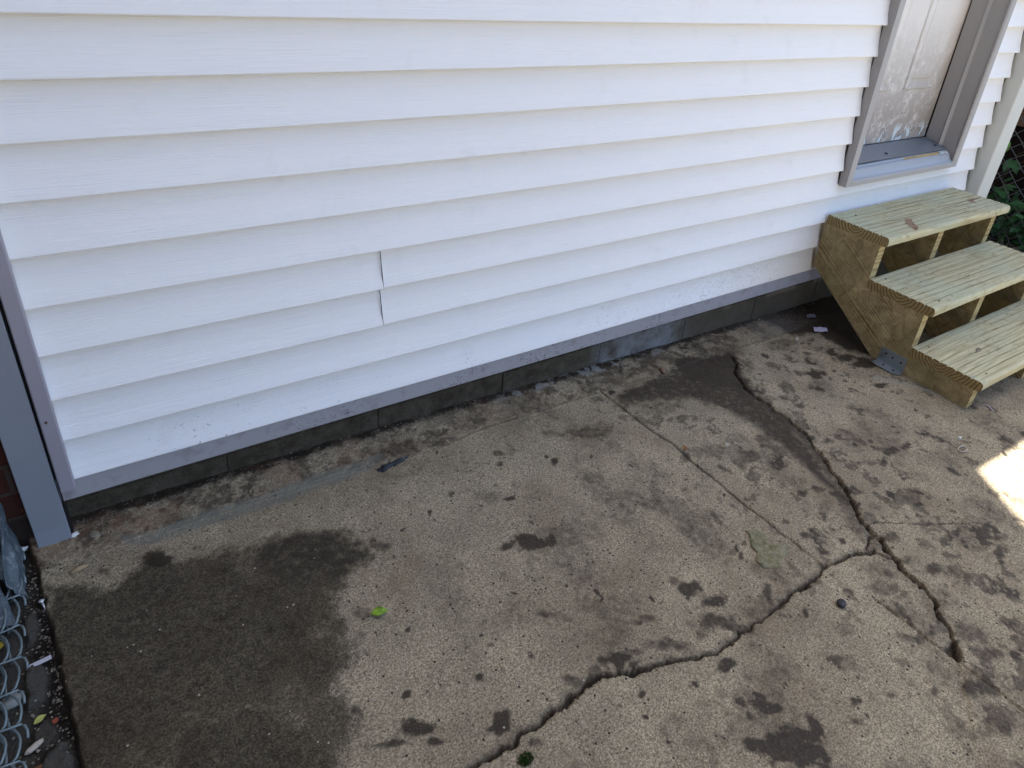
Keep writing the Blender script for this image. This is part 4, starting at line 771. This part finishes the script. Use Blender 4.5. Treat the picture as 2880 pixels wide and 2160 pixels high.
# screw in the joint on the left
mb = MB(); s0 = Vector((-.088, -.150, -.150)); mb.tube([s0, s0+Vector((0, .0004, .0012)), s0+Vector((0, .0008, .003))], [.0052, .0052, .0026], 12); mb.tube([s0+Vector((0, 0, 0)), s0+Vector((.003, -.011, -.003)), s0+Vector((.005, -.020, -.006))], [.0026, .0022, .0006], 8)
tag(mb.build('screw', m_metal('bright_screw', (.75, .78, .80), .3, .6), smooth=True), 'bright roofing screw standing in the soil joint left of the slab', 'screw')
mb = MB(); mb.box((-.019, -.004, 0), (.019, .004, .003)); q = mb.build('plastic_strip', plain('grey_plastic', (.50, .48, .53), .5), bevel=.0006); q.location = (-.094, -.295, -.149); q.rotation_euler = (0, 0, .12); tag(q, 'pale grey plastic strip laid across the joint on the left', 'plastic strip')
leaf('leaf', Vector((-.096, -.405, -.158)), .020, .013, .4, plain('yellow_leaf', (.42, .42, .12), .6), 'small pale yellow leaf in the soil between the mesh roll and the slab', 'leaf', .4)
leaf('leaf', Vector((-.075, -.418, -.160)), .012, .010, 1.2, plain('red_leaf', (.25, .06, .03), .6), 'tiny red leaf in the soil beside the slab', 'leaf', .4)
leaf('leaf', Vector((-.150, -.225, -.150)), .022, .012, 1.0, plain('golden_leaf', (.40, .33, .04), .6), 'golden leaf under the wires of the mesh roll', 'leaf', .4)
leaf('leaf', Vector((-.098, -.505, -.150)), .030, .024, .8, plain('rust_leaf', (.13, .055, .028), .8), 'rusty brown dead leaf on the soil at the bottom left', 'leaf', .3)
lump('stone', Vector((-.135, -.345, -.155)), .018, .014, .008, plain('grey_stone', (.26, .27, .25), .9, .2, .2, 50), 'flat grey stone beneath the mesh roll', 'stone', 17, .2)
lump('wood_chip', Vector((-.105, -.450, -.156)), .014, .005, .004, whl, 'pale splinter of wood in the soil beside the mesh roll', 'wood chip', 19, .5)
# moss tuft at the bottom edge
mo = MB(); rr = random.Random(2)
for _ in range(260):
    a = rr.uniform(0, 6.3); r_ = rr.random()**.6*.011; p = on(.583+r_*math.cos(a)*1.2, -.875+r_*math.sin(a), .0); leaf_faces(mo, p, Vector((rr.uniform(-1, 1), rr.uniform(-1, 1), 1.2)), Vector((1, 0, .3)), .006, .002)
tag(mo.build('moss_tuft', plain('moss', (.035, .09, .02), .9, .1, .4, 200)), 'tiny tuft of dark green moss at the bottom edge of the photo', 'moss tuft')
# gravel crumbs: along the foundation and in the left joint
rr = random.Random(33); crumb_m = [plain('crumb_grey', (.17, .15, .12), .95, .2, .4, 200), plain('crumb_dark', (.04, .03, .025), .95, .2, .4, 200), plain('crumb_pale', (.28, .25, .20), .95, .2, .3, 200)]
mb = MB(); octs = [(1, 0, 0), (-1, 0, 0), (0, 1, 0), (0, -1, 0), (0, 0, 1), (0, 0, -1)]
def crumb(p, s):
    n = len(mb.v); k = rr.choice((0, 0, 1, 1, 1, 2))
    for o_ in octs: mb.v.append((p[0]+o_[0]*s*rr.uniform(.5, 1.3), p[1]+o_[1]*s*rr.uniform(.5, 1.3), p[2]+o_[2]*s*rr.uniform(.4, .8)))
    for f in ((0, 2, 4), (2, 1, 4), (1, 3, 4), (3, 0, 4), (2, 0, 5), (1, 2, 5), (3, 1, 5), (0, 3, 5)): mb.f.append(tuple(n+q for q in f)); mb.mi.append(k)
for _ in range(1100):
    x = rr.uniform(-.02, 3.2); y = .05-abs(rr.gauss(0, .028)); crumb((x, y, gz(x, y)+.004+.008*max(0, (y+.07)/.12)), rr.choice([.001, .0015, .002, .003]))
for _ in range(700):
    x = rr.uniform(-.03, 3.2); y = rr.uniform(-1.3, -.05); crumb((x, y, gz(x, y)+.0008), rr.choice([.0009, .0013, .0019]))
for _ in range(900):
    y = rr.uniform(-.62, -.02); ex = -.098+max(0, -.06-y)*.115; x = ex-abs(rr.gauss(0, .030)); crumb((x, y, -.166+.006*rr.random()), rr.choice([.0012, .002, .0032]))
tag(mb.build('gravel_crumbs', crumb_m), kind='stuff')
